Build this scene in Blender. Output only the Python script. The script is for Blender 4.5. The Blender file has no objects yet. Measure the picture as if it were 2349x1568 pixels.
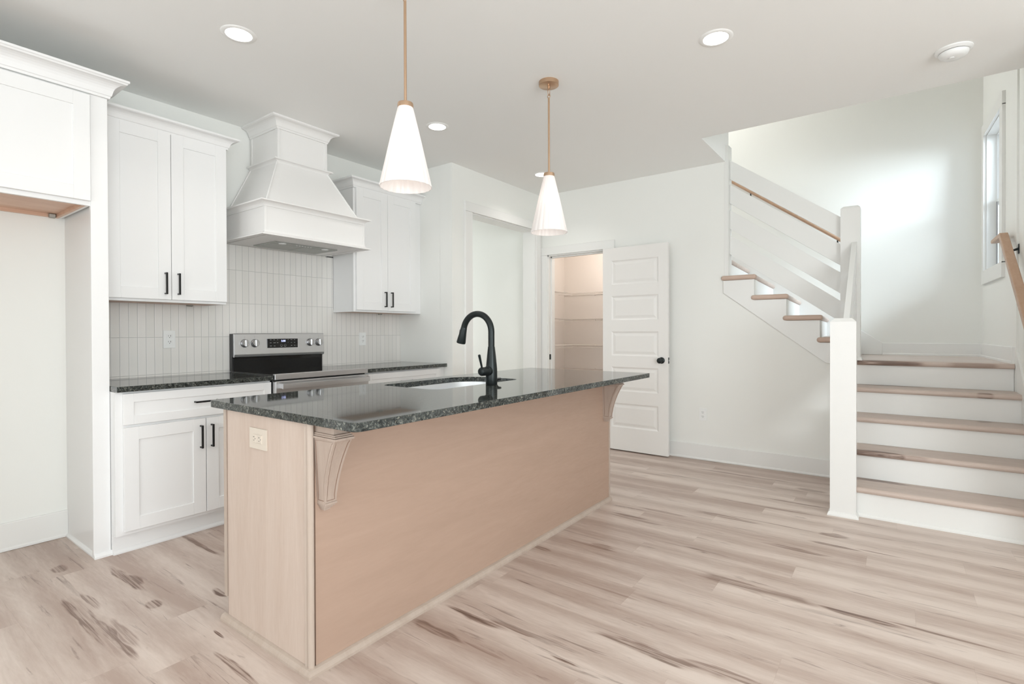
import bpy, bmesh, math, random
from mathutils import Vector, Matrix
R = math.radians
random.seed(7)
D = bpy.data
SC = bpy.context.scene
COL = SC.collection

# ------------------------------------------------------------------ camera
W_, H_ = 2349, 1568
cam_d = D.cameras.new('camera'); cam = D.objects.new('camera', cam_d); COL.objects.link(cam)
yaw, pitch, roll = R(36.4385), R(-0.4119), R(-0.1739)
F = Vector((math.cos(yaw)*math.cos(pitch), math.sin(yaw)*math.cos(pitch), math.sin(pitch)))
Rt = Vector((math.sin(yaw), -math.cos(yaw), 0)); Up = Rt.cross(F)
r2, u2 = Rt*math.cos(roll)+Up*math.sin(roll), Up*math.cos(roll)-Rt*math.sin(roll)
m = Matrix((r2, u2, -F)).transposed().to_4x4(); m.translation = Vector((0, 0, 1.1994))
cam.matrix_world = m
cam_d.sensor_fit = 'HORIZONTAL'; cam_d.sensor_width = 36
cam_d.lens = 36*1195.228/W_
cam_d.shift_x = -(1172.94-W_/2)/W_
cam_d.shift_y = (769.83-H_/2)/W_
cam_d.clip_start = 0.05; cam_d.clip_end = 100
SC.camera = cam

# ------------------------------------------------------------------ sky, daylight, exposure
wd = D.worlds.new('sky'); SC.world = wd; wd.use_nodes = True
bg = wd.node_tree.nodes['Background']; bg.inputs[0].default_value = (.86, .94, 1, 1); bg.inputs[1].default_value = 2.4
SC.view_settings.view_transform = 'Standard'; SC.view_settings.look = 'None'
SC.view_settings.gamma = 1; SC.view_settings.use_curve_mapping = False
SC.view_settings.exposure = -0.11
SC.cycles.use_denoising = True
SC.cycles.max_bounces = 10; SC.cycles.diffuse_bounces = 7; SC.cycles.glossy_bounces = 4
SC.cycles.sample_clamp_indirect = 6

def area(name, loc, direc, sx, sy, power, color=(1, 1, 1), spread=180):
    l = D.lights.new(name, 'AREA'); l.shape = 'RECTANGLE'; l.size = sx; l.size_y = sy; l.energy = power; l.color = color
    l.spread = R(spread)
    o = D.objects.new(name, l); COL.objects.link(o); o.location = loc
    o.rotation_euler = Vector(direc).to_track_quat('-Z', 'Y').to_euler()
    return o
DAY = (.93, .980, 1.0)
area('added_daylight_rear', (-3.92, 1.2, 1.45), (1, -.12, .75), 3.6, 2.1, 68, DAY)      # added in unseen window openings, tilted up to brighten the ceiling
area('added_daylight_side', (-.6, -3.12, 1.45), (.12, 1, .75), 3.4, 2.1, 192, DAY)  # added in an unseen side opening, likewise aimed up at the ceiling
area('daylight_stair_window', (5.18, -2.0, 3.45), (.40, 1, -.72), 2.1, 2.1, 640, (.85, .935, 1.0))   # open sky outside the stair window
area('daylight_upstairs', (5.5, 2.6, 4.6), (0, -.6, -1), 1.2, 1.6, 46, (1.0, .985, .975))
area('added_daylight_hall', (4.3, 5.9, 1.4), (0, -1, 0), 1.0, 1.9, 24, (.92, .97, 1.0))  # unseen lamp added for the hall's cool daylight, no door built

# ------------------------------------------------------------------ material helpers
def mat(name, col, rough=.5, metal=0., spec=.5, **kw):
    mt = D.materials.new(name); mt.use_nodes = True
    b = mt.node_tree.nodes['Principled BSDF']
    b.inputs['Base Color'].default_value = (*col, 1); b.inputs['Roughness'].default_value = rough
    b.inputs['Metallic'].default_value = metal; b.inputs['Specular IOR Level'].default_value = spec
    for k, v in kw.items(): b.inputs[k.replace('_', ' ')].default_value = v
    return mt
def nd(nt, typ, **kw):
    n = nt.nodes.new(typ)
    for k, v in kw.items():
        if k == 'inp':
            for i, x in v.items(): n.inputs[i].default_value = x
        else: setattr(n, k, v)
    return n
def paint(name, col, rough=.55, bump=.02, scale=180, spec=.4):
    """painted surface: faint roller texture"""
    mt = mat(name, col, rough, spec=spec); nt = mt.node_tree; b = nt.nodes['Principled BSDF']
    g = nd(nt, 'ShaderNodeNewGeometry'); n = nd(nt, 'ShaderNodeTexNoise', inp={'Scale': scale, 'Detail': 3})
    nt.links.new(g.outputs['Position'], n.inputs['Vector'])
    bp = nd(nt, 'ShaderNodeBump', inp={'Strength': bump, 'Distance': .01}); nt.links.new(n.outputs['Fac'], bp.inputs['Height'])
    nt.links.new(bp.outputs[0], b.inputs['Normal'])
    return mt
def ramp(nt, pts):
    r = nd(nt, 'ShaderNodeValToRGB'); e = r.color_ramp.elements
    while len(e) < len(pts): e.new(.5)
    for i, (p, c) in enumerate(pts): e[i].position = p; e[i].color = (*c, 1)
    return r
def math_(nt, op, a, b=None, c=None, clamp=False):
    n = nd(nt, 'ShaderNodeMath', operation=op); n.use_clamp = clamp
    for i, x in enumerate((a, b, c)):
        if x is None: continue
        if isinstance(x, (int, float)): n.inputs[i].default_value = x
        else: nt.links.new(x, n.inputs[i])
    return n.outputs[0]
def mixc(nt, fac, a, b, blend='MIX'):
    n = nd(nt, 'ShaderNodeMix', data_type='RGBA', blend_type=blend)
    for s, x in ((n.inputs[0], fac), (n.inputs[6], a), (n.inputs[7], b)):
        if isinstance(x, tuple): s.default_value = (*x, 1)
        elif isinstance(x, (int, float)): s.default_value = x
        else: nt.links.new(x, s)
    return n.outputs[2]

def wood(name, along='y', light=(.60, .505, .43), mid=(.50, .40, .33), dark=(.16, .105, .075), streaks=(), plank=None,
         rough=.42, auto=.0, seed=0., spec=.4, grain=1., fine=False):
    """wood grain running along one axis, with optional planks and dark mineral streaks"""
    mt = mat(name, mid, rough, spec=spec); nt = mt.node_tree; L = nt.links; b = nt.nodes['Principled BSDF']
    g = nd(nt, 'ShaderNodeNewGeometry'); sp = nd(nt, 'ShaderNodeSeparateXYZ'); L.new(g.outputs['Position'], sp.inputs[0])
    ax = {'x': (1, 0, 2), 'y': (0, 1, 2), 'z': (0, 2, 1)}[along]          # across, along, other
    U, V, T = sp.outputs[ax[0]], sp.outputs[ax[1]], sp.outputs[ax[2]]
    if plank:
        pw, pl = plank
        row = math_(nt, 'FLOOR', math_(nt, 'DIVIDE', math_(nt, 'ADD', U, 50.036), pw))
        off = nd(nt, 'ShaderNodeTexWhiteNoise', noise_dimensions='1D'); L.new(row, off.inputs['W'])
        vv = math_(nt, 'ADD', V, math_(nt, 'MULTIPLY_ADD', off.outputs['Value'], pl, 50.3))
        idx = math_(nt, 'FLOOR', math_(nt, 'DIVIDE', vv, pl))
        pid = math_(nt, 'ADD', math_(nt, 'MULTIPLY', row, 7.31), math_(nt, 'MULTIPLY', idx, 3.17))
        wn = nd(nt, 'ShaderNodeTexWhiteNoise', noise_dimensions='1D'); L.new(pid, wn.inputs['W']); rnd = wn.outputs['Value']
        fu = math_(nt, 'FRACT', math_(nt, 'DIVIDE', math_(nt, 'ADD', U, 50.036), pw))
        fv = math_(nt, 'FRACT', math_(nt, 'DIVIDE', vv, pl))
        eu = math_(nt, 'MULTIPLY', math_(nt, 'MINIMUM', fu, math_(nt, 'SUBTRACT', 1., fu)), pw)
        ev = math_(nt, 'MULTIPLY', math_(nt, 'MINIMUM', fv, math_(nt, 'SUBTRACT', 1., fv)), pl)
        seam = math_(nt, 'LESS_THAN', math_(nt, 'MINIMUM', eu, ev), .0009)
    else:
        rnd = None
    cb = nd(nt, 'ShaderNodeCombineXYZ')
    L.new(math_(nt, 'MULTIPLY', U, 9.), cb.inputs[0]); L.new(math_(nt, 'MULTIPLY', V, 1.1), cb.inputs[1])
    if rnd: L.new(math_(nt, 'MULTIPLY', rnd, 37.), cb.inputs[2])
    else: L.new(math_(nt, 'MULTIPLY_ADD', T, 9., seed), cb.inputs[2])
    n1 = nd(nt, 'ShaderNodeTexNoise', inp={'Scale': 1.3, 'Detail': 5, 'Roughness': .6, 'Distortion': .9}); L.new(cb.outputs[0], n1.inputs['Vector'])
    n2 = nd(nt, 'ShaderNodeTexNoise', inp={'Scale': 9., 'Detail': 4, 'Roughness': .65, 'Distortion': .3}); L.new(cb.outputs[0], n2.inputs['Vector'])
    tone = math_(nt, 'ADD', math_(nt, 'MULTIPLY', n1.outputs['Fac'], .75), math_(nt, 'MULTIPLY', n2.outputs['Fac'], .35))
    if rnd: tone = math_(nt, 'ADD', tone, math_(nt, 'MULTIPLY_ADD', rnd, .36, -.18))
    lo = .5-.22*grain; hi = .58+.22*grain
    if plank: tone = math_(nt, 'ADD', tone, math_(nt, 'MULTIPLY', math_(nt, 'COSINE', math_(nt, 'MULTIPLY_ADD', rnd, 3., math_(nt, 'MULTIPLY', fu, 6.283))), .13))
    mr = nd(nt, 'ShaderNodeMapRange', inp={1: lo, 2: hi}); L.new(tone, mr.inputs[0])
    col = mixc(nt, mr.outputs[0], light, mid)
    # thin rusty grain lines
    if auto > 0:
        cb2 = nd(nt, 'ShaderNodeCombineXYZ')
        L.new(math_(nt, 'MULTIPLY', U, 14.), cb2.inputs[0]); L.new(math_(nt, 'MULTIPLY', V, .9), cb2.inputs[1])
        if rnd: L.new(math_(nt, 'MULTIPLY', rnd, 91.), cb2.inputs[2])
        else: L.new(math_(nt, 'MULTIPLY_ADD', T, 9., seed+4.), cb2.inputs[2])
        n3 = nd(nt, 'ShaderNodeTexNoise', inp={'Scale': 1.6, 'Detail': 6, 'Roughness': .62, 'Distortion': 1.4}); L.new(cb2.outputs[0], n3.inputs['Vector'])
        m3 = nd(nt, 'ShaderNodeMapRange', inp={1: .60, 2: .72} if fine else {1: .62, 2: .76}); L.new(n3.outputs['Fac'], m3.inputs[0])
        col = mixc(nt, math_(nt, 'MULTIPLY', m3.outputs[0], auto), col, dark)
    if streaks:
        # knots and streaks with a shape of their own
        cw_ = nd(nt, 'ShaderNodeCombineXYZ'); L.new(math_(nt, 'MULTIPLY', U, 15.), cw_.inputs[0]); L.new(math_(nt, 'MULTIPLY', V, 3.4), cw_.inputs[1])
        nz = nd(nt, 'ShaderNodeTexNoise', inp={'Scale': 1., 'Detail': 3, 'Roughness': .5}); L.new(cw_.outputs[0], nz.inputs['Vector'])
        wv_ = nd(nt, 'ShaderNodeVectorMath', operation='MULTIPLY_ADD'); L.new(nz.outputs['Color'], wv_.inputs[0])
        wa = (2.6, 1.4, 0) if along == 'y' else (1.4, 2.6, 0)
        wv_.inputs[1].default_value = wa; wv_.inputs[2].default_value = (-wa[0]/2, -wa[1]/2, 0)
        acc = None
        for (cx, cy, hw, hl, dk) in streaks:
            if dk <= 0: continue
            sub = nd(nt, 'ShaderNodeVectorMath', operation='SUBTRACT'); L.new(g.outputs['Position'], sub.inputs[0]); sub.inputs[1].default_value = (cx, cy, 0)
            mu = nd(nt, 'ShaderNodeVectorMath', operation='MULTIPLY_ADD'); L.new(sub.outputs[0], mu.inputs[0]); mu.inputs[1].default_value = ((1.35/hw, 1/hl, 0) if along == 'y' and plank else (1/hw, 1/hl, 0)); L.new(wv_.outputs[0], mu.inputs[2])
            ln = nd(nt, 'ShaderNodeVectorMath', operation='LENGTH'); L.new(mu.outputs[0], ln.inputs[0])
            mp = nd(nt, 'ShaderNodeMapRange', inp={1: 1.0, 2: .70, 3: 0., 4: dk}); L.new(ln.outputs['Value'], mp.inputs[0])
            acc = mp.outputs[0] if acc is None else math_(nt, 'MAXIMUM', acc, mp.outputs[0])
        cb3 = nd(nt, 'ShaderNodeCombineXYZ')
        L.new(math_(nt, 'MULTIPLY', U, 110.), cb3.inputs[0]); L.new(math_(nt, 'MULTIPLY', V, 3.), cb3.inputs[1])
        n4 = nd(nt, 'ShaderNodeTexNoise', inp={'Scale': 1., 'Detail': 4, 'Roughness': .6, 'Distortion': .6}); L.new(cb3.outputs[0], n4.inputs['Vector'])
        m4 = nd(nt, 'ShaderNodeMapRange', inp={1: .38, 2: .56, 3: .28, 4: 1.}); L.new(n4.outputs['Fac'], m4.inputs[0])
        sm = math_(nt, 'MULTIPLY', acc, m4.outputs[0], clamp=True)
        col = mixc(nt, sm, col, mixc(nt, sm, tuple(min(1, 2.1*c_) for c_ in dark), dark))
    if plank: col = mixc(nt, math_(nt, 'MULTIPLY', seam, .16), col, (.25, .18, .13))
    L.new(col, b.inputs['Base Color'])
    rr = nd(nt, 'ShaderNodeMapRange', inp={1: .3, 2: .8, 3: rough-.06, 4: rough+.08}); L.new(n2.outputs['Fac'], rr.inputs[0]); L.new(rr.outputs[0], b.inputs['Roughness'])
    bp = nd(nt, 'ShaderNodeBump', inp={'Strength': .04, 'Distance': .002}); L.new(n2.outputs['Fac'], bp.inputs['Height']); L.new(bp.outputs[0], b.inputs['Normal'])
    return mt

# ------------------------------------------------------------------ materials
M = {}
M['wall'] = paint('wall_paint', (.81, .815, .785), .6)
M['ceil'] = paint('ceiling_paint', (.88, .885, .87), .8)
M['trim'] = paint('trim_paint', (.78, .78, .76), .33, .008)
M['cab'] = paint('cabinet_lacquer', (.82, .82, .815), .3, .006, 60)
M['hood'] = paint('hood_lacquer', (.81, .80, .785), .35, .01, 60)
M['door'] = paint('door_paint', (.79, .775, .75), .35, .008)
M['pantry'] = paint('pantry_paint', (.77, .725, .685), .6)
M['white'] = mat('white_plastic', (.82, .83, .82), .3)
M['slot'] = mat('socket_slot', (.03, .028, .025), .6)
M['almond'] = mat('almond_plastic', (.62, .55, .47), .35)
M['black'] = mat('matte_black_metal', (.022, .027, .027), .38, .6)
M['blackpull'] = mat('black_pull', (.012, .012, .012), .35, .4)
M['gold'] = mat('brushed_champagne_brass', (.58, .40, .27), .32, .9)
M['steel'] = mat('stainless_steel', (.66, .66, .67), .36, 1.)
M['knob'] = mat('knob_steel', (.50, .50, .51), .25, 1.)
M['sink'] = mat('sink_steel', (.84, .86, .88), .5, 1.)
M['glassblk'] = mat('black_glass', (.008, .008, .008), .07)
M['blkpl'] = mat('black_plastic', (.015, .015, .015), .4)
M['digit'] = mat('display_digits', (.5, .55, 1), .4, Emission_Color=(.55, .6, 1, 1), Emission_Strength=2.2)
M['legend'] = mat('grey_legend', (.35, .36, .36), .5)
M['filter'] = mat('grey_filter_mesh', (.42, .43, .41), .5, .4)
M['raw'] = wood('raw_birch_plywood', 'x', (.72, .50, .38), (.62, .40, .29), grain=.5)
M['rail'] = wood('stained_maple_rail', 'x', (.52, .345, .24), (.42, .265, .175), rough=.4)
M['endgrain'] = wood('maple_return', 'y', (.60, .46, .38), (.50, .37, .30), rough=.4)
M['panel_end'] = wood('birch_veneer_end', 'z', (.57, .47, .405), (.51, .405, .34), grain=.6, rough=.5, spec=.3)
M['panel_front'] = wood('maple_veneer_front', 'x', (.445, .315, .245), (.40, .28, .215), grain=.9, rough=.5, spec=.3)
M['molding'] = wood('maple_moulding', 'z', (.50, .42, .36), (.41, .325, .265), rough=.45)
M['corbel'] = wood('carved_maple', 'z', (.49, .40, .34), (.37, .285, .235), rough=.45)
M['glaze_shade'] = mat('brown_glaze_and_gap_shade', (.20, .12, .085), .5)  # glaze in the corbel carving, also the painted shade of the island edge gap
M['steelwhite'] = mat('white_wire', (.72, .68, .64), .4)
M['bulb'] = mat('glowing_bulb', (1, 1, 1), .4, Emission_Color=(1, .90, .82, 1), Emission_Strength=26.)
M['lens'] = mat('lamp_lens', (1, 1, 1), .4, Emission_Color=(1, .97, .93, 1), Emission_Strength=9.)
M['clamp'] = mat('cable_clamp_metal', (.4, .4, .37), .4, .8)
M['vinyl'] = mat('window_vinyl', (.84, .86, .86), .35)
M['gasket'] = mat('window_track_gasket', (.35, .35, .37), .6)

FS = [  # floor streaks: centre x, y, half width, half length, strength
 (1.319, 3.163, .024, .27, .85), (.925, 3.038, .030, .30, .95), (.935, 2.98, .04, .10, .8), (.768, 3.443, .05, .06, .8), (.907, 2.644, .045, .05, .85), (.675, 2.78, .022, .34, .8), (.715, 2.56, .028, .36, .8), (.70, 2.68, .06, .40, .35),
 (.754, 2.922, .03, .13, .75), (.75, 2.5, .03, .2, .55), (1.125, 2.518, .03, .07, .95), (.97, 2.167, .009, .05, 1.), (.905, 1.84, .020, .19, 1.), (1.498, 1.475, .035, .18, .8),
 (1.51, 1.25, .012, .1, .6), (1.665, 1.40, .035, .16, .95), (1.69, 1.24, .014, .12, .85), (1.632, .966, .009, .06, 1.), (2.408, 1.577, .03, .06, .85), (2.612, 1.407, .02, .19, .7), (2.64, 1.31, .025, .09, .7),
 (3.176, 1.397, .025, .16, .7), (3.14, 1.32, .02, .2, .6), (3.377, 1.236, .03, .2, .75), (3.53, .9, .035, .2, .8), (3.57, .62, .012, .3, .7), (3.891, .647, .028, .38, .6), (4.098, .588, .02, .22, .8),
 (4.486, .516, .05, .12, .6), (4.63, 1.0, .025, .5, .65), (4.23, 1.746, .02, .3, .5), (4.40, 2.1, .02, .3, .5), (3.577, .298, .05, .08, .8), (3.226, .45, .035, .2, .75), (3.407, .30, .03, .14, .8),
 (3.43, .06, .01, .14, .7), (2.62, .55, .05, .32, .75), (2.62, .12, .03, .16, .9), (2.65, -.15, .012, .22, .8), (1.875, .75, .05, .28, .8), (1.91, .45, .03, .2, .7),
 (2.9, .9, .012, .2, .4), (2.2, 1.05, .008, .18, .5), (3.9, .15, .01, .12, .5), (4.6, 1.9, .015, .3, .4), (1.75, 1.65, .01, .1, .3)]
M['floor'] = wood('plank_floor', 'y', (.645, .55, .49), (.425, .325, .275), (.125, .072, .052), FS, plank=(.178, 1.22), rough=.40, auto=.75, fine=True)
M['tread'] = wood('tread_plank', 'y', (.60, .505, .45), (.49, .39, .335), (.14, .09, .07),
    [(4.02, .35, .03, .25, .0), (4.04, .28, .03, .0001+.25, .0), (4.27, .02, .03, .0001, 0),
     (4.27, .10, .05, .20, .95), (4.78, .02, .04, .08, 0), (5.03, .05, .05, .26, .9), (5.02, -.45, .03, .15, .5), (4.77, -.49, .045, .05, .8), (4.26, -.1, .03, .2, .4)], rough=.42, auto=.7, seed=11.)
M['landing'] = wood('landing_plank', 'y', (.60, .53, .49), (.50, .42, .38), (.2, .15, .13), plank=(.178, 1.22), rough=.4, auto=.5)

# ceramic tile, stacked vertically
def tile_mat():
    mt = mat('stacked_tile', (.6, .6, .58), .28); nt = mt.node_tree; L = nt.links; b = nt.nodes['Principled BSDF']
    g = nd(nt, 'ShaderNodeNewGeometry'); s = nd(nt, 'ShaderNodeSeparateXYZ'); L.new(g.outputs['Position'], s.inputs[0])
    px, pz = .0482, .247
    cx = math_(nt, 'DIVIDE', math_(nt, 'ADD', s.outputs[0], -1.1315+50*px), px); cz = math_(nt, 'DIVIDE', math_(nt, 'ADD', s.outputs[2], -.925+50*pz), pz)
    fx = math_(nt, 'FRACT', cx); fz = math_(nt, 'FRACT', cz)
    ex = math_(nt, 'MULTIPLY', math_(nt, 'MINIMUM', fx, math_(nt, 'SUBTRACT', 1., fx)), px)
    ez = math_(nt, 'MULTIPLY', math_(nt, 'MINIMUM', fz, math_(nt, 'SUBTRACT', 1., fz)), pz)
    e = math_(nt, 'MINIMUM', ex, ez)
    gr = nd(nt, 'ShaderNodeMapRange', inp={1: .0010, 2: .0017, 3: 1., 4: 0.}); L.new(e, gr.inputs[0])
    wn = nd(nt, 'ShaderNodeTexWhiteNoise', noise_dimensions='2D'); cb = nd(nt, 'ShaderNodeCombineXYZ')
    L.new(math_(nt, 'FLOOR', cx), cb.inputs[0]); L.new(math_(nt, 'FLOOR', cz), cb.inputs[1]); L.new(cb.outputs[0], wn.inputs['Vector'])
    base = mixc(nt, wn.outputs['Value'], (.745, .73, .695), (.79, .77, .74))
    col = mixc(nt, gr.outputs[0], base, (.48, .475, .46)); L.new(col, b.inputs['Base Color'])
    rg = math_(nt, 'MULTIPLY_ADD', gr.outputs[0], .4, .26); L.new(rg, b.inputs['Roughness'])
    hh = nd(nt, 'ShaderNodeMapRange', inp={1: .0006, 2: .0028, 3: 0., 4: 1.}); L.new(e, hh.inputs[0])
    bp = nd(nt, 'ShaderNodeBump', inp={'Strength': .5, 'Distance': .0012}); L.new(hh.outputs[0], bp.inputs['Height']); L.new(bp.outputs[0], b.inputs['Normal'])
    return mt
M['tile'] = tile_mat()
def granite():
    mt = mat('polished_dark_granite', (.03, .035, .033), .04); nt = mt.node_tree; L = nt.links; b = nt.nodes['Principled BSDF']
    g = nd(nt, 'ShaderNodeNewGeometry')
    n1 = nd(nt, 'ShaderNodeTexNoise', inp={'Scale': 70., 'Detail': 5, 'Roughness': .72, 'Distortion': .8}); L.new(g.outputs['Position'], n1.inputs['Vector'])
    n2 = nd(nt, 'ShaderNodeTexNoise', inp={'Scale': 150., 'Detail': 3, 'Roughness': .7}); L.new(g.outputs['Position'], n2.inputs['Vector'])
    n3 = nd(nt, 'ShaderNodeTexNoise', inp={'Scale': 22., 'Detail': 2}); L.new(g.outputs['Position'], n3.inputs['Vector'])
    c1 = ramp(nt, [(.38, (.010, .012, .012)), (.49, (.032, .037, .035)), (.58, (.075, .083, .078)), (.69, (.25, .25, .22))]); L.new(n1.outputs['Fac'], c1.inputs[0])
    m2 = nd(nt, 'ShaderNodeMapRange', inp={1: .58, 2: .66}); L.new(n2.outputs['Fac'], m2.inputs[0])
    m3 = nd(nt, 'ShaderNodeMapRange', inp={1: .4, 2: .62}); L.new(n3.outputs['Fac'], m3.inputs[0])
    col = mixc(nt, math_(nt, 'MULTIPLY', m2.outputs[0], math_(nt, 'MULTIPLY_ADD', m3.outputs[0], .6, .2)), c1.outputs[0], (.36, .34, .27))
    L.new(col, b.inputs['Base Color'])
    return mt
M['granite'] = granite()
def shade_mat():
    mt = D.materials.new('frosted_white_glass'); mt.use_nodes = True; nt = mt.node_tree; L = nt.links
    nt.nodes.remove(nt.nodes['Principled BSDF']); out = nt.nodes['Material Output']
    df = nd(nt, 'ShaderNodeBsdfDiffuse', inp={'Color': (.88, .86, .85, 1)}); tr = nd(nt, 'ShaderNodeBsdfTranslucent', inp={'Color': (.95, .92, .90, 1)})
    gl = nd(nt, 'ShaderNodeBsdfGlossy', inp={'Roughness': .2}); mx = nd(nt, 'ShaderNodeMixShader', inp={0: .36}); m2 = nd(nt, 'ShaderNodeMixShader', inp={0: .03})
    L.new(df.outputs[0], mx.inputs[1]); L.new(tr.outputs[0], mx.inputs[2]); L.new(mx.outputs[0], m2.inputs[1]); L.new(gl.outputs[0], m2.inputs[2])
    em = nd(nt, 'ShaderNodeEmission', inp={'Color': (1, .95, .92, 1), 'Strength': .075}); ad = nd(nt, 'ShaderNodeAddShader'); L.new(m2.outputs[0], ad.inputs[0]); L.new(em.outputs[0], ad.inputs[1]); L.new(ad.outputs[0], out.inputs[0])   # lit opal glass
    return mt
M['shade'] = shade_mat()
def glass_mat():
    mt = D.materials.new('window_glass'); mt.use_nodes = True; nt = mt.node_tree; L = nt.links
    nt.nodes.remove(nt.nodes['Principled BSDF']); out = nt.nodes['Material Output']
    t = nd(nt, 'ShaderNodeBsdfTransparent', inp={'Color': (.95, .98, 1, 1)}); gl = nd(nt, 'ShaderNodeBsdfGlossy', inp={'Roughness': .02}); fr = nd(nt, 'ShaderNodeFresnel')
    mx = nd(nt, 'ShaderNodeMixShader'); L.new(fr.outputs[0], mx.inputs[0]); L.new(t.outputs[0], mx.inputs[1]); L.new(gl.outputs[0], mx.inputs[2]); L.new(mx.outputs[0], out.inputs[0])
    return mt
M['glass'] = glass_mat()

# ------------------------------------------------------------------ mesh builder
class B:
    def __init__(s): s.bm = bmesh.new(); s.smooth = []
    def _bev(s, vs, w, seg=1):
        if w <= 0: return
        es = list({e for v in vs for e in v.link_edges})
        bmesh.ops.bevel(s.bm, geom=es, offset=w, segments=seg, affect='EDGES', profile=.5)
    def box(s, x0, x1, y0, y1, z0, z1, bev=0., seg=1, mx=None):
        r = bmesh.ops.create_cube(s.bm, size=1)['verts']
        for v in r: v.co = Vector(((x0+x1)/2+v.co.x*(x1-x0), (y0+y1)/2+v.co.y*(y1-y0), (z0+z1)/2+v.co.z*(z1-z0)))
        if mx:
            for v in r: v.co = mx @ v.co
        s._bev(r, bev, seg); return s
    def prism(s, pts, axis, a0, a1, bev=0., seg=1):
        """polygon pts in the plane normal to axis, extruded from a0 to a1 (x: (y,z), y: (x,z), z: (x,y))"""
        def P(p, a): return {'x': (a, p[0], p[1]), 'y': (p[0], a, p[1]), 'z': (p[0], p[1], a)}[axis]
        v0 = [s.bm.verts.new(P(p, a0)) for p in pts]; v1 = [s.bm.verts.new(P(p, a1)) for p in pts]
        n = len(pts)
        f = [s.bm.faces.new(v0), s.bm.faces.new(list(reversed(v1)))]
        for i in range(n): f.append(s.bm.faces.new((v0[i], v1[i], v1[(i+1) % n], v0[(i+1) % n])))
        bmesh.ops.recalc_face_normals(s.bm, faces=f)
        s._bev(v0+v1, bev, seg); return s
    def lathe(s, prof, c=(0, 0, 0), n=32, flute=None, mx=None, close=True):
        """profile of (radius, z) about a vertical axis at c; mx turns it"""
        rings = []
        for r, z in prof:
            ring = []
            for i in range(n):
                a = 2*math.pi*i/n; rr = r
                if flute: rr = r*(1+flute(a, z))
                p = Vector((rr*math.cos(a), rr*math.sin(a), z))
                if mx: p = mx @ p
                ring.append(s.bm.verts.new(p+Vector(c)))
            rings.append(ring)
        fs = []
        for a, b in zip(rings, rings[1:]):
            for i in range(n): fs.append(s.bm.faces.new((a[i], a[(i+1) % n], b[(i+1) % n], b[i])))
        if close:
            fs.append(s.bm.faces.new(list(reversed(rings[0])))); fs.append(s.bm.faces.new(rings[-1]))
        bmesh.ops.recalc_face_normals(s.bm, faces=fs)
        for f in fs:
            if len(f.verts) == 4: f.smooth = True
        return s
    def tube(s, pts, r, n=16, cap=True):
        """round tube along points; r may be a list"""
        pts = [Vector(p) for p in pts]; rs = r if isinstance(r, (list, tuple)) else [r]*len(pts)
        t0 = (pts[1]-pts[0]).normalized(); up = Vector((0, 0, 1)) if abs(t0.z) < .9 else Vector((1, 0, 0))
        nrm = t0.cross(up).normalized(); rings = []
        for i, p in enumerate(pts):
            t = (pts[min(i+1, len(pts)-1)]-pts[max(i-1, 0)]).normalized()
            nrm = (nrm - t*nrm.dot(t)).normalized(); bn = t.cross(nrm)
            rings.append([s.bm.verts.new(p+(nrm*math.cos(2*math.pi*k/n)+bn*math.sin(2*math.pi*k/n))*rs[i]) for k in range(n)])
        fs = []
        for a, b in zip(rings, rings[1:]):
            for i in range(n):
                f = s.bm.faces.new((a[i], a[(i+1) % n], b[(i+1) % n], b[i])); f.smooth = True; fs.append(f)
        if cap: fs += [s.bm.faces.new(list(reversed(rings[0]))), s.bm.faces.new(rings[-1])]
        bmesh.ops.recalc_face_normals(s.bm, faces=fs); return s
    def sweep(s, path, prof):
        """mitred moulding: plan path of points (outside on its right-hand side), profile of (out, z)"""
        P = [Vector((p[0], p[1])) for p in path]; nrm = []
        for a, b in zip(P, P[1:]):
            d = (b-a).normalized(); nrm.append(Vector((d.y, -d.x)))
        rows = []
        for i, p in enumerate(P):
            if i == 0: mi = nrm[0]
            elif i == len(P)-1: mi = nrm[-1]
            else:
                h = (nrm[i-1]+nrm[i]).normalized(); mi = h/h.dot(nrm[i])
            rows.append([s.bm.verts.new((p.x+mi.x*o, p.y+mi.y*o, z)) for o, z in prof])
        k = len(prof); fs = []
        for a, b in zip(rows, rows[1:]):
            for j in range(k): fs.append(s.bm.faces.new((a[j], a[(j+1) % k], b[(j+1) % k], b[j])))
        fs += [s.bm.faces.new(rows[0]), s.bm.faces.new(list(reversed(rows[-1])))]
        bmesh.ops.recalc_face_normals(s.bm, faces=fs); return s
    def ball(s, c, r, sc=(1, 1, 1)):
        v = bmesh.ops.create_uvsphere(s.bm, u_segments=24, v_segments=14, radius=r)['verts']
        for x in v: x.co = Vector((x.co.x*sc[0]+c[0], x.co.y*sc[1]+c[1], x.co.z*sc[2]+c[2]))
        for f in {f for x in v for f in x.link_faces}: f.smooth = True
        return s
    def xform(s, mx):
        for v in s.bm.verts: v.co = mx @ v.co
        return s

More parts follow.
